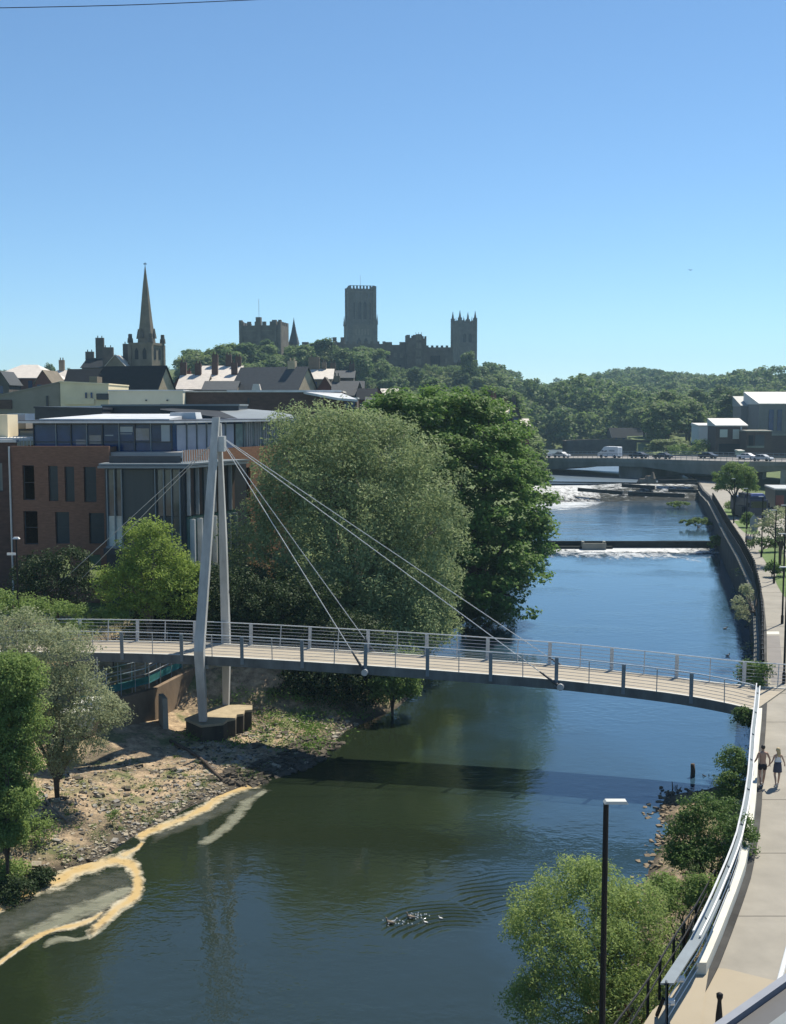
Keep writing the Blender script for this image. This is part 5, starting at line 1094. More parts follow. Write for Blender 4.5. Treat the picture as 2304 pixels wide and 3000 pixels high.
p=W(276,1118,203); tag(MB().bb(p.x-.7,p.x+.7,202.5,206,p.z-.8,p.z+.9).build("roof_hatch",stonel),"small pale hatch on the black church roof","hatch")
house("grey slate roofed stone chapel left of the willow top",690,905,1144,1077,210,9,gable,slate,rz=-.36,name="stone_chapel",cat="chapel",chim=((.55,0,1.5,1.2),))
p=W(752,1130,203.5); tag(MB().box((p.x,203.6,p.z-.5),(1.8,2,1.6),taper=.6).build("roof_dormer",slatel),"small pale dormer on the grey slate chapel roof","dormer")
for k,(x0,x1,e,r,D,dep,wm_,rm,gb,ch,lab) in enumerate((
 (500,560,1140,1098,225,12,redroof,slate,True,((.2,0,1.2,1.5),),"dark red gabled house right of the black church roof"),
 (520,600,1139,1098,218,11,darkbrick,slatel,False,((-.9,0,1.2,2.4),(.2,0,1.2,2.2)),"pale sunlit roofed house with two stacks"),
 (600,690,1128,1098,222,11,darkbrick,slatel,False,((-.6,0,1.2,2.4),(.7,0,1.2,2.4)),"pale sunlit roofed house next to the slate chapel"),
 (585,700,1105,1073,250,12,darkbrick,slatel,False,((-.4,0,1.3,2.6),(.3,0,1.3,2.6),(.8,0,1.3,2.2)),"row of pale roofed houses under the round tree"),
 (596,690,1142,1118,208,8,stonel,slate,False,(),"low grey slate lean roof in front of the pale roofs"),
 (906,972,1110,1082,240,11,stonel,slatel,False,((-.7,0,2.4,2.6),(.2,0,1,1.5)),"pale roofed house with a big stack right of the chapel"),
 (966,1036,1107,1087,245,10,stoned,slate,False,((.8,0,1.2,1.6),(-.8,0,1.2,1.8)),"slate roofed house under the castle trees"),
 (930,975,1140,1105,215,9,redroof,stoned,True,(),"dark round gabled house right of the stone gable"),
 (975,1062,1158,1118,200,10,stonel,slate,False,((-.8,0,1.1,1.0),),"slate roofed stone house left of the willow top"),
 (1040,1070,1165,1120,198,9,stonel,slate,True,(),"stone gable facing the river beside the slate house"),
 (1050,1100,1170,1140,190,9,redroof,slated,False,(),"red brick house with dark roof close to the willow top"),
 (1085,1130,1165,1135,215,9,redroof,slate,True,(),"small brick gable just left of the broad dark tree"),
 (1120,1165,1158,1140,225,9,palegreen,slatel,False,(),"white ended house half hidden by the broad dark tree"),
 (1075,1120,1185,1165,185,8,darkbrick,slate,False,(),"low brick outhouse above the willow crown"),
 (1393,1450,1180,1168,250,12,stoned,slatel,False,((.8,0,1.4,2.4),),"dark riverside house with pale ridge at the right edge of the broad tree"),
 (1420,1455,1196,1182,244,9,redroof,slate,False,(),"lower riverside house stepping down to the river"),
 (1448,1515,1213,1192,236,9,redroof,slatel,False,((-.9,0,1.2,2.6),(.2,0,1,1.2)),"brick riverside house with a tall stack near the bridge"),
 (1500,1524,1215,1178,232,9,stoned,slate,True,((0,0,.8,1.0),),"narrow dark gable at the waterside near the bridge"),
 (1522,1551,1248,1228,238,8,redroof,slatel,False,(),"last small pale roofed house before the road bridge"))):
    house(lab,x0,x1,e,r,D,dep,wm_,rm,gable=gb,chim=ch,wins=2 if (x1-x0)>28 else 1)
# chimneyed manor by the spire
house("chimneyed stone manor left of the church spire",240,318,1077,1050,300,14,stoned,slated,chim=((-.9,0,2.2,1.8),(-.1,0,2.2,5.5),(.5,0,2,2.2)),name="manor_house")
house("stone gabled wing with pale roof beside the church tower",305,372,1077,1040,296,16,stonel,slatel,gable=True,chim=((-1.0,-.4,2.8,5.5),(.45,0,2.2,4.8)),name="manor_house",cm_=stoned)
# church with spire
D=300; s_=D/FP
cxy=W(422,1080,D); ch=thing("church_spire_tower","tall stone church tower and needle spire with corner pinnacles","church",(cxy.x,D+4,8))
def lz(py): return W(422,py,D).z-8
hw=39*s_
tw=MB(); rr=.15
Mz=Matrix.Rotation(-.32,3,'Z')
def rbox(mb,x0,x1,y0,y1,z0,z1,M_=Mz): 
    return mb.box(M_@Vector(((x0+x1)/2,(y0+y1)/2,(z0+z1)/2)),(x1-x0,y1-y0,z1-z0),M=M_)
h2=3.15
rbox(tw,-h2,h2,-h2,h2,-6,lz(1010)); prt(ch,"tower_wall",tw,stonel)
mb=MB(); rbox(mb,-h2-.3,h2+.3,-h2-.3,h2+.3,lz(1010),lz(1003)); 
for a in (-1,1):
    for b in (-1,1): rbox(mb,a*h2-.45,a*h2+.45,b*h2-.45,b*h2+.45,-6,lz(1008))
prt(ch,"string_course",mb,stonel)
for a in (-1,1):
    for b in (-1,1):
        c=Mz@Vector((a*h2*.98,b*h2*.98,0)); prt(ch,"pinnacle",MB().tube([(c.x,c.y,lz(1003)),(c.x,c.y,lz(990)),(c.x,c.y,lz(989)),(c.x,c.y,lz(977))],[.8,.7,.55,.5],8),stoned)
for x in (-1.2,1.2):
    mb=MB(); 
    pts=[(x-.55,0),(x+.55,0),(x+.55,1.9),(x,2.7),(x-.55,1.9)]; z0=lz(1052)
    V=[Mz@Vector((a,-h2-.06,z0+b*1.15)) for a,b in pts]; prt(ch,"belfry_opening",MB().add(V,[(0,1,2,3,4)]),black)
    V=[Mz@Vector((h2+.06,a,z0+b*1.15)) for a,b in pts]; prt(ch,"belfry_opening",MB().add(V,[(0,1,2,3,4)]),black)
c=[(0,0,lz(1004)),(0,0,lz(930)),(0,0,lz(840)),(0,0,lz(775))]
prt(ch,"spire",MB().tube(c,[2.45,1.62,.80,.10],8),stonel)
prt(ch,"weather_vane",MB().tube([(0,0,lz(776)),(0,0,lz(762))],.07,5).bb(-.4,.4,-.05,.05,lz(769),lz(766)),black)
for a in (0,1,2,3):
    an=a*math.pi/2-.32; v=Vector((math.cos(an),math.sin(an),0))*2.4; prt(ch,"lucarne",MB().box((v.x,v.y,lz(975)),(.9,.9,2.6),rz=an,taper=.25),stoned)
# ---------------------------------------------------------------- castle and cathedral
def crenel(mb,x0,x1,y,z,w=1.3,h=1.3,th=.8,axis=0):
    L=x1-x0; n=max(2,int(L/(2*w))); st=L/(2*n-1)
    for i in range(n):
        a=x0+i*2*st
        if axis==0: mb.bb(a,a+st,y,y+th,z,z+h)
        else: mb.bb(y,y+th,a,a+st,z,z+h)
def tower(name,label,cat,px0,px1,pytop,D,rz,zb,m=stone,cr=1.6,dep=None,corner=0,wins=(),ptop=1.0,base=None):
    a=W(px0,pytop,D); c=W(px1,pytop,D); pw=c.x-a.x; k=math.cos(rz)+abs(math.sin(rz))*(1 if dep is None else dep); w=pw/k; d=w*(dep or 1)
    t=thing(name,label,cat,((a.x+c.x)/2,D+d/2,zb),rz=rz); H=a.z-zb-cr
    prt(t,"wall",MB().bb(-w/2,w/2,-d/2,d/2,0,H),m)
    mb=MB(); cw=ptop
    crenel(mb,-w/2,w/2,-d/2,H,cw,cr); crenel(mb,-w/2,w/2,d/2-.8,H,cw,cr); crenel(mb,-d/2+.8,d/2-.8,-w/2,H,cw,cr,axis=1); crenel(mb,-d/2+.8,d/2-.8,w/2-.8,H,cw,cr,axis=1)
    prt(t,"battlement",mb,m)
    for (u0,u1,v0,v1) in wins:
        x0,x1=-w/2+w*u0,-w/2+w*u1; zz0,zz1=H*(1-v1)+0,H*(1-v0); zm=zz1-(x1-x0)*.5
        prt(t,"window",MB().add([(x0,-d/2-.12,zz0),(x1,-d/2-.12,zz0),(x1,-d/2-.12,zm),((x0+x1)/2,-d/2-.12,zz1),(x0,-d/2-.12,zm),(x0,-d/2+.05,zz0),(x1,-d/2+.05,zz0),(x1,-d/2+.05,zm),((x0+x1)/2,-d/2+.05,zz1),(x0,-d/2+.05,zm)],[(0,1,2,3,4),(0,5,6,1),(1,6,7,2),(2,7,8,3),(3,8,9,4),(4,9,5,0)]),black)
    return t,w,d,H
kt,w,d,H=tower("castle_keep","squat battlemented castle keep with a flag pole on the skyline","castle",701,839,942,480,-.16,36,ptop=1.3,dep=.7,wins=((.36,.42,.45,.57),(.36,.42,.66,.78),(.15,.19,.5,.6),(.55,.58,.5,.6),(.7,.74,.5,.62),(.55,.58,.7,.8)))
mb=MB()
for u,uw in ((0.03,.07),(.46,.12),(.84,.10),(.97,.06)): mb.bb(-w/2+w*u-w*uw/2,-w/2+w*u+w*uw/2,-d/2-.7,-d/2+1.2,0,H+(3.4 if uw==.12 else 2.2))
prt(kt,"turret",mb,stone)
prt(kt,"flag_pole",MB().tube([(-.0-w*.03,-d/2,H+3.3),(-w*.03,-d/2,H+11)],.10,5),steel)
prt(kt,"string_course",MB().bb(-w/2-.12,w/2+.12,-d/2-.15,-d/2,H-2.4,H-2.1),stonel)
# small slate spire
p=W(862,1015,500); t=thing("slate_spire","little dark slate spire between the keep and the central tower","spire",(p.x,500,p.z-6)); prt(t,"spire_base",MB().bb(-2,2,-2,2,0,7),stoned); prt(t,"spire_roof",MB().tube([(0,0,7),(0,0,12),(0,0,17.6),(0,0,18.6)],[2.5,1.2,.15,.05],8),slate)
# central cathedral tower
ct,w,d,H=tower("cathedral_central_tower","massive dark square cathedral central tower with openwork parapet","cathedral",1013,1098,836,670,.16,38,stoned,cr=2.2,ptop=.9,
  wins=((.16,.30,.14,.34),(.34,.48,.14,.34),(.54,.68,.14,.34),(.72,.84,.14,.34)))
for u in (0.02,.25,.5,.75,.98):
    prt(ct,"pilaster",MB().bb(-w/2+w*u-.55,-w/2+w*u+.55,-d/2-.5,-d/2-.002,0,H-.8+(2.8 if u in(.02,.98) else 0)),stoned)
for s in (-1,1):
    for s2 in (-1,1): prt(ct,"corner_buttress",MB().bb(s*w/2-.9,s*w/2+.9,s2*d/2-.9,s2*d/2+.9,0,H+1.8).bb(s*w/2-1.5,s*w/2+1.5,s2*d/2-1.5,s2*d/2+1.5,0,H*.60).tube([(s*(w/2+1.3),s2*(d/2+1.3),H*.60),(s*(w/2+1.3),s2*(d/2+1.3),H*.72)],[.7,.05],5),stoned)
prt(ct,"lower_stage",MB().bb(-w/2-1.0,w/2+1.0,-d/2-1.0,d/2+1.0,0,H*.58),stone)
for u in (.22,.34,.46,.58,.70): prt(ct,"lantern_window",MB().bb(-w/2+w*u,-w/2+w*(u+.06),-d/2-1.14,-d/2-1.0,H*.48,H*.55),stonel)
for u in (.28,.56): prt(ct,"tall_window",MB().add([(-w/2+w*u,-d/2-1.15,H*.2),(-w/2+w*(u+.16),-d/2-1.15,H*.2),(-w/2+w*(u+.16),-d/2-1.15,H*.41),(-w/2+w*(u+.08),-d/2-1.15,H*.455),(-w/2+w*u,-d/2-1.15,H*.41)],[(0,1,2,3,4)]),black)
prt(ct,"string_course",MB().bb(-w/2-1.2,w/2+1.2,-d/2-1.2,d/2+1.2,H*.58,H*.595).bb(-w/2-.3,w/2+.3,-d/2-.6,d/2+.6,H*.965,H*.98).bb(-w/2-.2,w/2+.2,-d/2-.55,d/2+.55,H*.60,H*.61),stone)
prt(ct,"openwork_parapet",MB().bb(-w/2,w/2,-d/2-.2,-d/2+.1,H+1.9,H+2.15).bb(-w/2,w/2,-d/2-.2,-d/2+.1,H,H+.3),stoned)
prt(ct,"flag_pole",MB().tube([(0,0,H),(0,0,H+9)],.09,5),steel)
# western tower with pinnacles
wt,w,d,H=tower("cathedral_west_tower","tall pinnacled square tower at the right of the castle skyline","cathedral",1326,1397,938,640,.38,34,stoned,cr=1.6,ptop=.8,wins=((.22,.40,.17,.32),(.55,.73,.17,.32),(.3,.37,.5,.58),(.55,.62,.5,.58)))
for s in (-1,1):
    for s2 in (-1,1):
        x,y=s*(w/2-.5),s2*(d/2-.5); prt(wt,"pinnacle",MB().bb(x-.9,x+.9,y-.9,y+.9,0,H+3).tube([(x,y,H+3),(x,y,H+7.2)],[.75,.05],6),stoned)
    for u in (-.25,0,.25): prt(wt,"small_pinnacle",MB().tube([(u*w,s*(d/2-.3),H+1),(u*w,s*(d/2-.3),H+4)],[.35,.03],5),stoned)
# curtain walls and halls
def cwall(label,px0,px1,py0,py1,D,zb,m=stone,dep=5,name="castle_wall",wins=(),cw=1.2,ch=1.2):
    a=W(px0,py0,D);c=W(px1,py1,D); z=min(a.z,c.z)-ch; t=thing(name,label,"castle wall",((a.x+c.x)/2,D,zb)); hx=(c.x-a.x)/2
    prt(t,"wall",MB().bb(-hx,hx,0,dep,0,z-zb),m); mb=MB(); crenel(mb,-hx,hx,0,z-zb,cw,ch,.7); prt(t,"battlement",mb,m)
    for (q0,q1,y0,y1,mm) in wins:
        A=W(q0,y1,D); B=W(q1,y0,D); prt(t,"window",MB().bb(A.x-(a.x+c.x)/2,B.x-(a.x+c.x)/2,-.15,.02,A.z-zb,B.z-zb),mm)
    return t
cwall("battlemented wall running left of the central tower",845,985,1002,1002,500,36,cw=2.6,ch=1.6)
t=cwall("long battlemented north wall below the central tower",980,1130,1000,1000,505,34,cw=1.2,ch=1.1); 
cwall("stepped turret wall left of the central tower",975,1010,988,988,508,36,cw=1.6,ch=2.2)
cwall("battlemented great hall wall right of the castle trees",1128,1192,1002,1002,486,26,dep=12,name="great_hall",wins=((1154,1164,1034,1046,stonel),(1172,1180,1036,1048,stonel),(1142,1150,1066,1080,stonel),(1135,1140,1040,1050,black),(1168,1176,1070,1082,black)),cw=2.4,ch=1.2)
t,w,d,H=tower("castle_tower","battlemented square castle tower with a tall bay window","castle",1188,1238,981,482,.1,26,stone,cr=1.2,ptop=1.0)
ap=thing("oriel_tower","pale ribbed oriel bay on the castle tower","tower",W(1227,1093,477))
for k in range(5): prt(ap,"oriel_window",MB().bb(-1.1,1.1,-.5,.6,k*3.4+.2,k*3.4+2.6),stonel)
prt(ap,"oriel_frame",MB().bb(-1.25,-1.1,-.55,.6,0,17).bb(1.1,1.25,-.55,.6,0,17).bb(-.08,.08,-.6,.6,0,17),stone)
t,w,d,H=tower("castle_turret","slim battlemented stair turret right of the castle tower","castle",1236,1250,985,484,.1,26,stone,cr=1.0,ptop=.8)
cwall("lower battlemented range linking the castle tower to the twin pinnacled tower",1249,1328,1010,1012,500,26,dep=10,name="castle_range",wins=((1262,1290,1042,1078,black),(1305,1311,1050,1064,stonel)),cw=.9,ch=.8)
cwall("low dark wall with gatehouse in front of the pinnacled tower",1318,1400,1052,1056,510,24,stoned,dep=8,wins=((1340,1352,1062,1075,black),(1360,1370,1066,1074,black)),cw=1.5,ch=.9)
# ---------------------------------------------------------------- beyond the road bridge
sb=thing("stone_bridge","old dark stone bridge crossing the river behind the road bridge","bridge",(50,400,3))
a=W(1660,1292,395); b=W(2010,1303,395); 
V=[]; n=24; mb=MB(); y0,y1=395,404
for i in range(n+1):
    t=i/n; x=a.x+(b.x-a.x)*t; zt_2=a.z+(b.z-a.z)*t+1.0*math.sin(t*math.pi); u=(t*2)%1; zb_=3.0+ (.8*math.sqrt(max(0,1-(2*u-1)**2)) if .03<u<.97 else 0); V.append((x,zt_2,min(zb_,zt_2-1.5)))
for x,z1,z0 in V: mb.v+= [(x,y0,z0),(x,y0,z1),(x,y1,z1),(x,y1,z0)]
for i in range(n):
    for k in range(4): mb.f.append((4*i+k,4*i+(k+1)%4,4*i+4+(k+1)%4,4*i+4+k))
mb.build("arches",stoned,sb); MB().strip([(x,y0-.15,z+.25) for x,z,_ in V],[(x,y0+.5,z+.25) for x,z,_ in V],.3).build("parapet",stone,sb)
house("long dark roofed mill house above the old stone bridge",1795,1905,1282,1254,440,14,stoned,slated,chim=(),wins=5,name="mill_house",zb=8)
def blk2(name,label,px0,px1,py0,py1,D,dep,m,rm,parts,rtop=None,seam=None,cat="building"):
    a=W(px0,py1,D);c=W(px1,py0,D); t=thing(name,label,cat,((a.x+c.x)/2,D,a.z)); X=lambda px:W(px,py0,D).x-(a.x+c.x)/2; Z=lambda py:W(px0,py,D).z-a.z
    prt(t,"wall",MB().bb(X(px0),X(px1),0,dep,0,Z(py0)),m)
    if rtop: prt(t,"roof",MB().add([(X(px0)-.2,-.3,Z(py0)+.01),(X(px1)+.2,-.3,Z(py0)+.01),(X(px1)+.2,dep,Z(rtop)),(X(px0)-.2,dep,Z(rtop)),(X(px0)-.2,-.3,Z(py0)-.25),(X(px1)+.2,-.3,Z(py0)-.25),(X(px1)+.2,dep,Z(py0)-.25),(X(px0)-.2,dep,Z(py0)-.25)],[(0,1,2,3),(0,4,5,1),(1,5,6,2),(2,6,7,3),(3,7,4,0)]),rm)
    for nm,q0,q1,y0,y1,mm in parts: prt(t,nm,MB().bb(X(q0),X(q1),-.25,-.02,Z(y1),Z(y0)),mm)
    return t
modg=mat("grey_render_panel",(.17,.165,.16),.8,.1,1)
blk2("riverside_building","large grey modern building with bright seamed roof at the right edge",2225,2400,1182,1345,322,14,modg,whiteseam,(("window",2254,2268,1200,1262,darkglass),("window",2279,2292,1200,1262,darkglass),("lower_wall",2250,2400,1276,1345,darkbrick),("seam_band",2225,2400,1270,1276,concd)),rtop=1146)
blk2("riverside_building","narrow grey gabled wing left of the seamed roof building",2172,2224,1188,1345,332,8,modg,greyroof,(("window",2202,2214,1190,1220,kerbw),("window",2213,2224,1225,1250,greypanel)),rtop=1160)
blk2("riverside_building","brown brick terrace pavilion with pale canopy roof",2098,2190,1246,1340,312,8,darkbrick,whiteseam,(("opening",2110,2132,1258,1281,kerbw),("opening",2148,2166,1258,1286,kerbw),("downpipe",2170,2174,1250,1300,steel),("opening",2108,2180,1300,1335,black)),rtop=1226)
blk2("riverside_building","dark open brick loggia beneath the grey building",2188,2262,1262,1340,306,6,darkbrick,concd,(("opening",2194,2208,1275,1306,black),("opening",2213,2240,1274,1306,darkmetal),("balcony_rail",2190,2240,1306,1312,concd)),rtop=1260)
blk2("riverside_building","small white block left of the brick pavilion",2048,2096,1246,1300,330,8,mat("white_render",(.55,.56,.58),.8,.05,1),whiteseam,(),rtop=1240)
blk2("white_gate_house","little pale gatehouse right of the pavilion behind the bridge parapet",2165,2180,1320,1335,300,3,kerbw,whiteseam,(),rtop=1318,cat="hut")
# shrubs by the terrace
for k,(px,py,D,rx) in enumerate(((1215,1100,478,5),(1265,1098,484,6),(1320,1094,488,6),(1370,1090,494,5),(1160,1098,474,5))):
    c=LB(px,py,D,rx,4,2.6); z=ground_h(c[0],c[1]); c=(c[0],c[1],max(min(c[2],z+2.5),z+1),rx,4,2.6); treeobj("castle_shrub",["dark scrub at the foot of the castle tower","scrub below the arched part of the castle range","scrub below the low gatehouse wall","scrub right below the pinnacled tower","scrub below the great hall wall"][k],"shrub",(c[0],c[1],z),[c],lf_wood,90,1.1,30,.6,150+k,trunk_r=.1,branches=4)
for k,(px,py,rx,rz) in enumerate(((1990,1322,3.5,1.8),(2060,1312,3.2,2.0),(2025,1330,3,1.5))):
    c=LB(px,py,318,rx,2.5,rz); treeobj("terrace_shrub",["lime green shrub nearest the old stone bridge","rounded green shrub below the small white block","low shrub between two terrace shrubs behind the bridge rail"][k],"shrub",(c[0],c[1],c[2]-3),[c],lf_mid,60,.8,30,.45,140+k,trunk_r=.08,branches=4)
# overhead wire
tag(MB().tube(densify([W(-40,24,40),W(400,14,40.4),W(860,-6,41)],6),.015,5).build("overhead_wire",black),"thin dark overhead wire crossing the top left corner of the sky","wire")
p=W(2024,791,120); tag(MB().add([(p.x,p.y,p.z),(p.x-.28,p.y+.1,p.z+.1),(p.x-.05,p.y+.2,p.z),(p.x+.28,p.y+.1,p.z+.1),(p.x,p.y-.12,p.z-.06),(p.x+.02,p.y+.3,p.z-.03)],[(0,1,2),(0,2,3),(4,0,5),(1,4,2),(3,2,4)]).build("bird",black),"tiny dark bird flying above the right hills","bird")
# ---------------------------------------------------------------- people
def skinmesh(name,nodes_,edges,m,parent,sub=2,root=0):
    me=bpy.data.meshes.new(name); me.from_pydata([n[0] for n in nodes_],edges,[]); o=bpy.data.objects.new(name,me); sc.collection.objects.link(o)
    md=o.modifiers.new("skin",'SKIN'); 
    for i,n in enumerate(nodes_):
        sv_=me.skin_vertices[0].data[i]; r=n[1]; sv_.radius=r if isinstance(r,tuple) else (r,r); sv_.use_root=(i==root)
    md.use_smooth_shade=True; s=o.modifiers.new("sub",'SUBSURF'); s.levels=sub; s.render_levels=sub
    me.materials.append(m); o.parent=parent; return o
def ell(c,r,n=14,m=9):
    mb=MB(); c=Vector(c)
    mb.tube([(c.x,c.y,c.z-r[2]*math.cos(math.pi*i/(m-1))) for i in range(m)],[max(math.sin(math.pi*i/(m-1)),.02)*r[0] for i in range(m)],n)
    mb.v=[(x,c.y+(y-c.y)*r[1]/r[0],z) for x,y,z in mb.v]; return mb
def person(p,rz,label,H,female,arms,bag=False):
    # local: x right, y forward (away from camera), z up
    t=thing("person",label,"person",p,None,rz); s=H/1.78; N=[];E=[]
    def a(x,y,z,r,par=None):
        N.append(((x*s,y*s,z*s),tuple(q*s for q in r) if isinstance(r,tuple) else r*s)); i=len(N)-1
        if par is not None: E.append((par,i))
        return i
    f=.88 if female else 1
    pel=a(0,0,.95,(.15,.10)); w=a(0,0,1.10,(.125*f,.085),pel); ch_=a(0,.0,1.27,(.16*f,.10),w); st=a(0,-.01,1.42,(.13*f,.085),ch_); nk=a(0,-.005,1.50,.052*f,st); hd0=a(0,.015,1.585,(.065,.075),nk); h1=a(0,.02,1.665,(.078,.093),hd0); h2=a(0,.01,1.735,(.06,.07),h1)
    for sgn,(el,wr,ha) in zip((-1,1),arms):
        sh=a(sgn*.175*f,-.01,1.43,.052*f,st); e=a(*el,.04*f,sh); w_=a(*wr,.027*f,e); d=Vector(ha)-Vector(wr); L=d.length; d.normalize(); pm=a(*(Vector(wr)+d*.06),(.036,.02),w_)
        k=a(*(Vector(wr)+d*.09),(.036,.018),pm)
        side=Vector((0,1,0)).cross(d).normalized() if abs(d.y)<.9 else Vector((1,0,0)); fw=d.cross(side)
        for q,(off,ln) in enumerate(((-.028,.062),(-.010,.075),(.009,.070),(.026,.055))):
            b0=Vector(wr)+d*.10+fw*off; f1=a(*b0,.0095,k); f2=a(*(b0+d*ln*.5+side*.006*-sgn),.0085,f1); a(*(b0+d*ln+side*.03*-sgn),.007,f2)
        tb=Vector(wr)+d*.045+fw*.035; t1=a(*tb,.011,pm); a(*(tb+d*.03+fw*.025),.009,t1)
    for sgn,(kn,an,to) in zip((-1,1),(((-.10,.06,.50),(-.085,-.08,.10),(-.095,.06,.035)),((.09,.02,.50),(.08,.12,.08),(.09,.27,.03)))):
        hp=a(sgn*.085,0,.90,.088,pel); th=a(sgn*.093,.03,.70,.073,hp); k=a(*kn,.052,th); cf=a((kn[0]+an[0])/2,(kn[1]+an[1])/2-.02,(kn[2]+an[2])/2+.06,.05,k); n_=a(*an,.033,cf); a(*to,(.032,.025),n_)
    skinmesh("body",N,E,skin2 if female else skin,t)
    hairm=mat("blond_hair",(.42,.32,.17),.6,.2,8) if female else mat("dark_hair",(.02,.015,.012),.6,.2,8)
    if female:
        hb_=ell((0,-.015*s,1.675*s),(.098*s,.112*s,.12*s)); h2_=ell((.015*s,-.075*s,1.53*s),(.085*s,.05*s,.19*s)); hb_.add(h2_.v,h2_.f); prt(t,"hair",hb_,hairm).data.shade_smooth()
    else: prt(t,"hair",ell((0,-.012*s,1.69*s),(.086*s,.105*s,.098*s)),hairm).data.shade_smooth()
    # face (turned away from the camera): eyes, nose, mouth, ears
    fy=.115
    prt(t,"face",MB().box((-.03*s,fy*s,1.665*s),(.022*s,.01*s,.012*s)).box((.03*s,fy*s,1.665*s),(.022*s,.01*s,.012*s)).box((0,(fy-.005)*s,1.60*s),(.04*s,.01*s,.008*s)),black)
    prt(t,"ears",MB().box((-.082*s,.02*s,1.65*s),(.015*s,.03*s,.05*s)).box((.082*s,.02*s,1.65*s),(.015*s,.03*s,.05*s)).box((0,(fy+.008)*s,1.635*s),(.022*s,.03*s,.04*s),taper=.5),skin)
    if female:
        skinmesh("top",[((0,0,1.40*s),(.142*s,.098*s)),((0,0,1.27*s),(.150*s,.108*s)),((0,0,1.17*s),(.128*s,.095*s))],[(0,1),(1,2)],mat("white_top",(.7,.69,.68),.8,.05,5),t,root=1)
        sk=MB(); ring_=[]
        for z,rx,ry in ((1.10,.14,.10),(1.0,.175,.125),(.85,.19,.135),(.66,.205,.14)): ring_.append([(rx*math.cos(q*math.pi/8)*s,ry*math.sin(q*math.pi/8)*s,z*s) for q in range(16)])
        for r_ in ring_: sk.v+=r_
        for i in range(3):
            for q in range(16): sk.f.append((i*16+q,i*16+(q+1)%16,(i+1)*16+(q+1)%16,(i+1)*16+q))
        prt(t,"skirt",sk,mat("slate_blue_skirt",(.045,.05,.08),.8,.2,6))
        prt(t,"waistband",MB().tube([(0,0,1.085*s),(0,0,1.12*s)],.155*s,16),mat("navy_band",(.015,.02,.06),.7,.1,5))
    else:
        skinmesh("shorts",[((0,0,1.04*s),(.155*s,.112*s)),((0,0,.94*s),(.175*s,.125*s)),((-.1*s,.01,.86*s),(.108*s,.115*s)),((-.105*s,.035*s,.66*s),(.105*s,.105*s)),((.1*s,.01,.86*s),(.108*s,.115*s)),((.1*s,.02*s,.66*s),(.105*s,.105*s))],[(0,1),(1,2),(2,3),(1,4),(4,5)],mat("black_shorts",(.008,.008,.014),.8,.2,5),t,root=1,sub=1)
    sh_=mat("white_trainer",(.55,.55,.55),.6,.1,5)
    for an,to in (((-.085,-.08,.10),(-.095,.06,.035)),((.08,.12,.08),(.09,.27,.03))):
        skinmesh("shoe",[((an[0]*s,(an[1]-.03)*s,.05*s),.042*s),((an[0]*s,(an[1]+.06)*s,.045*s),(.048*s,.04*s)),((to[0]*s,(to[1]+.06)*s,.035*s),(.042*s,.03*s))],[(0,1),(1,2)],sh_,t,sub=1)
    return t
pm=G(2233,2303,4.52); pw=G(2277,2303,4.52)
person(pm,0,"shirtless dark haired person in black shorts carrying a bundled top, walking hand in hand",1.74,False,
  (((-.27,-.02,1.17),(-.36,.06,.98),(-.37,.10,.86)),((.29,-.03,1.16),(.31,.06,.95),(.335,.10,.84))))
person(pw,0,"blond person in white top and slate blue skirt walking on the right",1.62,True,
  (((-.24,-.02,1.17),(-.33,.06,.99),(-.40,.08,.90)),((.26,-.02,1.18),(.34,.04,1.0),(.35,.10,.90))))
hb=thing("shirt","grey green bundled shirt dangling from the walking man's left hand","shirt",pm+Vector((-.37,.10,.83)))
skinmesh("cloth",[((0,0,0),(.035,.03)),((-.01,0,-.08),(.07,.05)),((.0,0,-.22),(.085,.06)),((.01,0,-.36),(.06,.04)),((.03,0,-.44),(.02,.02))],[(0,1),(1,2),(2,3),(3,4)],mat("khaki_cloth",(.13,.13,.10),.9,.3,14),hb)
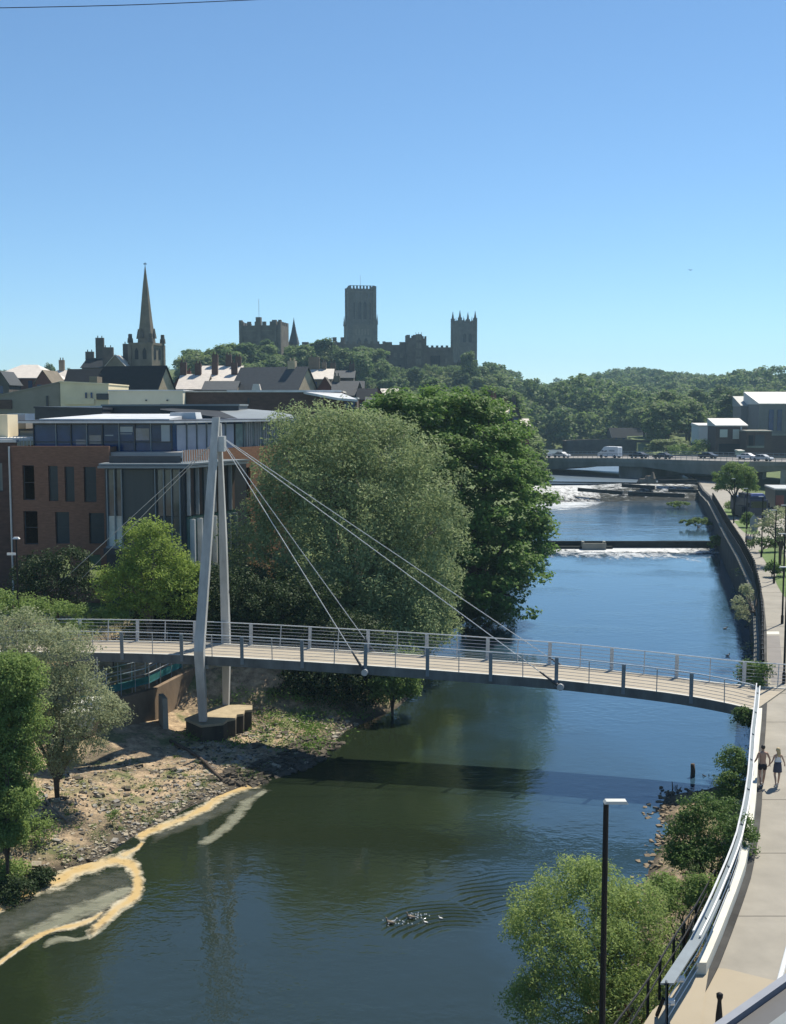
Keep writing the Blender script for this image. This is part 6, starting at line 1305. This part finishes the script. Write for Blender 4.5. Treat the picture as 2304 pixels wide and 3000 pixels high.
for k,(px,py,c1,c2,h,lab) in enumerate(((2191,1608,(.3,.3,.33),(.03,.035,.05),1.72,"distant walker in grey top and dark trousers on the far path"),(2199,1610,(.55,.52,.48),(.25,.22,.2),1.65,"distant walker in pale clothes beside the grey one"),(2206,1609,(.02,.02,.02),(.02,.02,.02),1.75,"distant walker all in black nearest the thin leafed tree"))):
    p=G(px,py,4.52); t=thing("person",lab,"person",p,None,k*.3)
    skinmesh("body",[((0,0,.93),(.14,.1)),((0,0,1.25),(.17,.1)),((0,0,1.45),(.10,.08)),((0,0,1.52),.05),((0,.01,1.62),(.08,.09)),((0,0,1.70),(.06,.07)),((-.2,0,1.40),.05),((-.26,0,1.12),.04),((-.26,.06,.88),.03),((.2,0,1.40),.05),((.26,0,1.12),.04),((.26,-.04,.88),.03),((-.1,0,.86),.09),((-.1,.08,.48),.055),((-.1,.02,.06),.04),((.1,0,.86),.09),((.1,-.02,.48),.055),((.1,-.16,.08),.04)],
      [(0,1),(1,2),(2,3),(3,4),(4,5),(2,6),(6,7),(7,8),(2,9),(9,10),(10,11),(0,12),(12,13),(13,14),(0,15),(15,16),(16,17)],skin,t,sub=1)
    skinmesh("shirt",[((0,0,1.02),(.165,.12)),((0,0,1.25),(.19,.12)),((0,0,1.42),(.15,.10)),((-.2,0,1.38),.07),((-.25,0,1.18),.06),((.2,0,1.38),.07),((.25,0,1.18),.06)],[(0,1),(1,2),(2,3),(3,4),(2,5),(5,6)],mat("walker_top_%d"%k,c1,.9,.1,5),t,sub=1)
    skinmesh("trousers",[((0,0,1.0),(.16,.12)),((-.1,0,.84),.105),((-.1,.08,.48),.075),((-.1,.02,.12),.06),((.1,0,.84),.105),((.1,-.02,.48),.075),((.1,-.14,.14),.06)],[(0,1),(1,2),(2,3),(0,4),(4,5),(5,6)],mat("walker_trousers_%d"%k,c2,.9,.1,5),t,sub=1)
    skinmesh("hair",[((0,-.02,1.70),(.075,.08)),((0,-.04,1.63),(.075,.06))],[(0,1)],mat("dark_hair",(.02,.015,.012)),t,sub=1)
# ---------------------------------------------------------------- ducks
dkb=mat("duck_brown",(.16,.13,.10),.8,.3,6)
for k,(px,py,rz,lab) in enumerate(((1144,2706,2.7,"splashing duck leading the wake in the middle of the river"),(1205,2690,2.8,"second splashing duck just behind the leading one"),(1248,2704,2.7,"tiny white bird or float right of the two ducks"),(1292,2692,2.6,"smallest pale bird farthest right behind the ducks"),
   (2132,1922,.4,"dark duck on the blue water just above the footbridge"),(2125,1843,.2,"small dark duck farther up the blue water"),(2187,1836,.3,"dark duck close under the river wall"))):
    p=G(px,py,-.3); s=.8 if k<2 else (.4 if k<4 else .9); t=thing("duck",lab,"duck",p,None,rz); t.scale=(s,s,s)
    m_=mat("white_feathers",(.75,.74,.7),.7,.05,5) if k in(2,3) else dkb
    skinmesh("body",[((-.24,0,.10),(.03,.03)),((-.12,0,.08),(.085,.06)),((.05,0,.07),(.11,.075)),((.17,0,.10),(.07,.06)),((.20,0,.20),.035),((.22,0,.27),.045),((.28,0,.26),.015)],[(0,1),(1,2),(2,3),(3,4),(4,5),(5,6)],m_,t,sub=1,root=2)
spl=mat("splash",(.8,.82,.82),.5,.05,4)
for k,(px,py) in enumerate(((1150,2706),(1210,2688))):
    p=G(px,py,-.3); mb=MB(); r=random.Random(k)
    for i in range(22):
        x,y=r.gauss(0.15,.26),r.gauss(.05,.13); mb.box((p.x+x,p.y+y,-.27+abs(r.gauss(0,.05))),(.05,.04,.03),rz=r.random()*3,taper=.4)
    tag(mb.build("splash_drops",spl),["spray of white drops around the leading duck","spray of white drops around the second duck"][k],"spray",kind='stuff')
# ---------------------------------------------------------------- rubble, driftwood, stumps
def rockv(r,c,s):
    V=[];m=Matrix.Rotation(r.random()*6,3,'Z')@Matrix.Rotation(r.uniform(-.4,.4),3,'X')
    for a in (-1,1):
        for b in (-1,1):
            for d in (-1,1): V.append(m@Vector((a*s*r.uniform(.35,.75),b*s*r.uniform(.25,.55),d*s*r.uniform(.15,.35)*(1 if d<0 else r.uniform(.5,1))))+c)
    return V,[(0,1,3,2),(4,6,7,5),(0,4,5,1),(2,3,7,6),(0,2,6,4),(1,5,7,3)]
def rubble(name,lab,pts,m,seed,zoff=0):
    r=random.Random(seed); mb=MB()
    for x,y,s,z in pts:
        V,F=rockv(r,Vector((x,y,z)),s); mb.add(V,F)
    return tag(mb.build(name,m),lab,"rubble",kind='stuff')
r=random.Random(31); P1=[];P2=[];P3=[]
for i in range(9000):
    y=r.uniform(42,71); s_=abs(r.gauss(0,5.5))+.1; x=float(XLf(y))-s_
    if s_>14 or (y>62 and s_>9): continue
    dens=.35+.65*(math.sin(x*.8+y*.5)*math.cos(y*.7-x*.3)>-.1)
    if r.random()>dens: continue
    z=ground_h(x,y)+.01; sz=min(.05+r.expovariate(1/.055),.38)
    (P1 if r.random()<.5 else (P2 if r.random()<.6 else P3)).append((x,y,sz,z))
for i in range(420):   # rocky toe of the bank right of the plinth
    y=r.uniform(59,67); x=float(XLf(y))-r.uniform(-.5,2.2); P2.append((x,y,r.uniform(.12,.42),max(ground_h(x,y),-.32)+.02))
rubble("pale_rubble","pale stones strewn over the muddy beach",P1,mat("pale_stone",(.33,.29,.22),.95,.3,4),1)
rubble("dark_rubble","dark stones and clods strewn over the muddy beach",P2,mat("dark_clods",(.07,.06,.045),.95,.4,4),2)
rubble("grey_rubble","grey stones strewn over the muddy beach",P3,mat("grey_stone",(.24,.23,.21),.95,.3,4),3)
P=[]
for i in range(420):
    y=r.uniform(33,57); a_,b_=float(XRf(y)),float(XWf(y)); x=a_+r.uniform(-.35,.7)*min(b_-a_,2.2); P.append((x,y,r.uniform(.06,.26),max(ground_h(x,y),-.33)+.02 if x>b_ else -.3+max(0,(x-a_)/(b_-a_+.01))*(float(HB(y))+.3)))
for i in range(150):
    p=G(r.uniform(1930,2110),r.gauss(2332,10),-.3); P.append((p.x,p.y,r.uniform(.06,.2),-.28))
rubble("shore_stones","brown stones at the foot of the right bank",P,mat("brown_stone",(.20,.16,.11),.95,.35,4),4)
# weeds and grass tufts on the beach
def tufts(name,lab,pts,m,ls,seed,per=60):
    g=np.random.default_rng(seed); Pp=[];O=[]
    for x,y,rad,z in pts:
        q=g.normal(size=(per,3))*[rad,rad,rad*.45]; q[:,2]=abs(q[:,2]); Pp.append(q+[x,y,z]); O.append(q/(np.linalg.norm(q,axis=1)[:,None]+1e-6))
    V=leafquads(np.concatenate(Pp),np.concatenate(O),ls,.35,g,.4); return tag(obj(name,npmesh(name,V,np.arange(len(V)).reshape(-1,4),m)),lab,"weeds",kind='stuff')
T=[]
for i in range(150):
    y=r.uniform(45,62); x=float(XLf(y))-abs(r.gauss(0,4))-.6; T.append((x,y,r.uniform(.08,.3),ground_h(x,y)))
tufts("beach_weeds","low green weeds dotted over the muddy beach",T,lf_mid,.09,7)
T=[]
for i in range(260):
    y=r.uniform(30,56); a_,b_=float(XRf(y)),float(XWf(y)); f=r.uniform(.25,.98); x=a_+(b_-a_)*f; T.append((x,y,r.uniform(.15,.4),-.3+(float(HB(y))+.3)*f+.02))
tufts("bank_weeds","rough weeds covering the bank below the path guardrail",T,lf_ivy,.10,8,80)
T=[(float(XLf(y))-r.uniform(.5,9),y,r.uniform(.3,.7),0) for y in [r.uniform(64,95) for _ in range(260)]]; T=[(x,y,q,ground_h(x,y)) for x,y,q,_ in T]
tufts("shade_weeds","dark undergrowth on the shaded bank below the big trees",T,lf_dark,.2,9,60)
T=[(float(XWf(y))-r.uniform(.25,.5),y,r.uniform(.2,.5),r.uniform(.3,3.6)) for y in [r.uniform(60,120) for _ in range(26)]]
tufts("wall_weeds","weeds sprouting from joints of the river wall",T,lf_ivy,.14,10,40)
# single plants on the beach
for k,(px,py,s,lab) in enumerate(((545,2342,.34,"small leafy green plant standing near the foam band"),(330,2405,.42,"dark green weed clump in the middle of the beach"),(470,2395,.45,"wide low weed clump close to the waterline"))):
    p=G(px,py,.3); z=ground_h(p.x,p.y); treeobj("beach_plant",lab,"plant",(p.x,p.y,z),[(p.x,p.y,z+s*.9,s,s,s*.8)],lf_mid,26,.16,22,.08,170+k,trunk_r=.02,branches=4)
def stick(name,lab,pts,rad,m=bark):
    return tag(MB().tube(densify([Vector(p) for p in pts],3),rad,6).build(name,m,smooth=True),lab,"driftwood")
def gp2(px,py,z=.6,dz=.12): p=G(px,py,z); return (p.x,p.y,ground_h(p.x,p.y)+dz)
stick("fallen_branch","long pale fallen branch arching over the beach at lower left",[gp2(55,2362),gp2(110,2352,.6,.35),(gp2(150,2382,.6,.3)),gp2(200,2400,.6,.1)],.05,barkp)
stick("fallen_branch","thin grey branch lying between the stones near the small willow",[gp2(80,2270),gp2(120,2255,.6,.3),gp2(150,2290,.6,.1)],.035)
stick("drift_log","dark log lying in shadow at the tip of the beach",[gp2(500,2185,.3),gp2(580,2225,.3,.1),gp2(650,2270,.3,.08)],.10)
stick("pale_plank","short pale plank washed up at the foam edge",[gp2(384,2426,.1,.06),gp2(420,2428,.1,.06)],.07,barkp)
for k,(px,py,h,lab) in enumerate(((2029,2275,.75,"thick wooden stump standing upright in the water"),(2080,2274,.10,"low dark snag in the water right of the stump"),(1975,2310,.3,"forked black snag left of the stump"),(1972,2335,.25,"low black snag beside the pebble spit"))):
    p=G(px,py,-.3); mb=MB()
    if k==0: mb.tube([(p.x,p.y,-.8),(p.x+.03,p.y,0),(p.x,p.y,.42)],[.13,.13,.11],9)
    else:
        rr_=random.Random(k)
        for q in range(4): mb.tube([(p.x+rr_.uniform(-.2,.2),p.y,-.5),(p.x+rr_.uniform(-.4,.4),p.y+rr_.uniform(-.2,.2),-.3+h*rr_.uniform(.4,1.2))],[.05,.02],5)
    tag(mb.build("water_snag",bark,smooth=(k==0)),lab,"stump")
# bank edge debris cluster
print("objects",len(sc.objects))
# ---------------------------------------------------------------- haze
hm=bpy.data.materials.new("haze_air"); hm.use_nodes=True; n=hm.node_tree; n.nodes.remove(n.nodes["Principled BSDF"])
pv=n.nodes.new("ShaderNodeVolumePrincipled"); pv.inputs["Color"].default_value=(.50,.78,1,1); pv.inputs["Density"].default_value=.0002; pv.inputs["Anisotropy"].default_value=.2
n.links.new(pv.outputs[0],n.nodes["Material Output"].inputs["Volume"])
tag(MB().bb(-1400,1400,-80,3050,-4,160).build("haze",hm),kind='stuff')
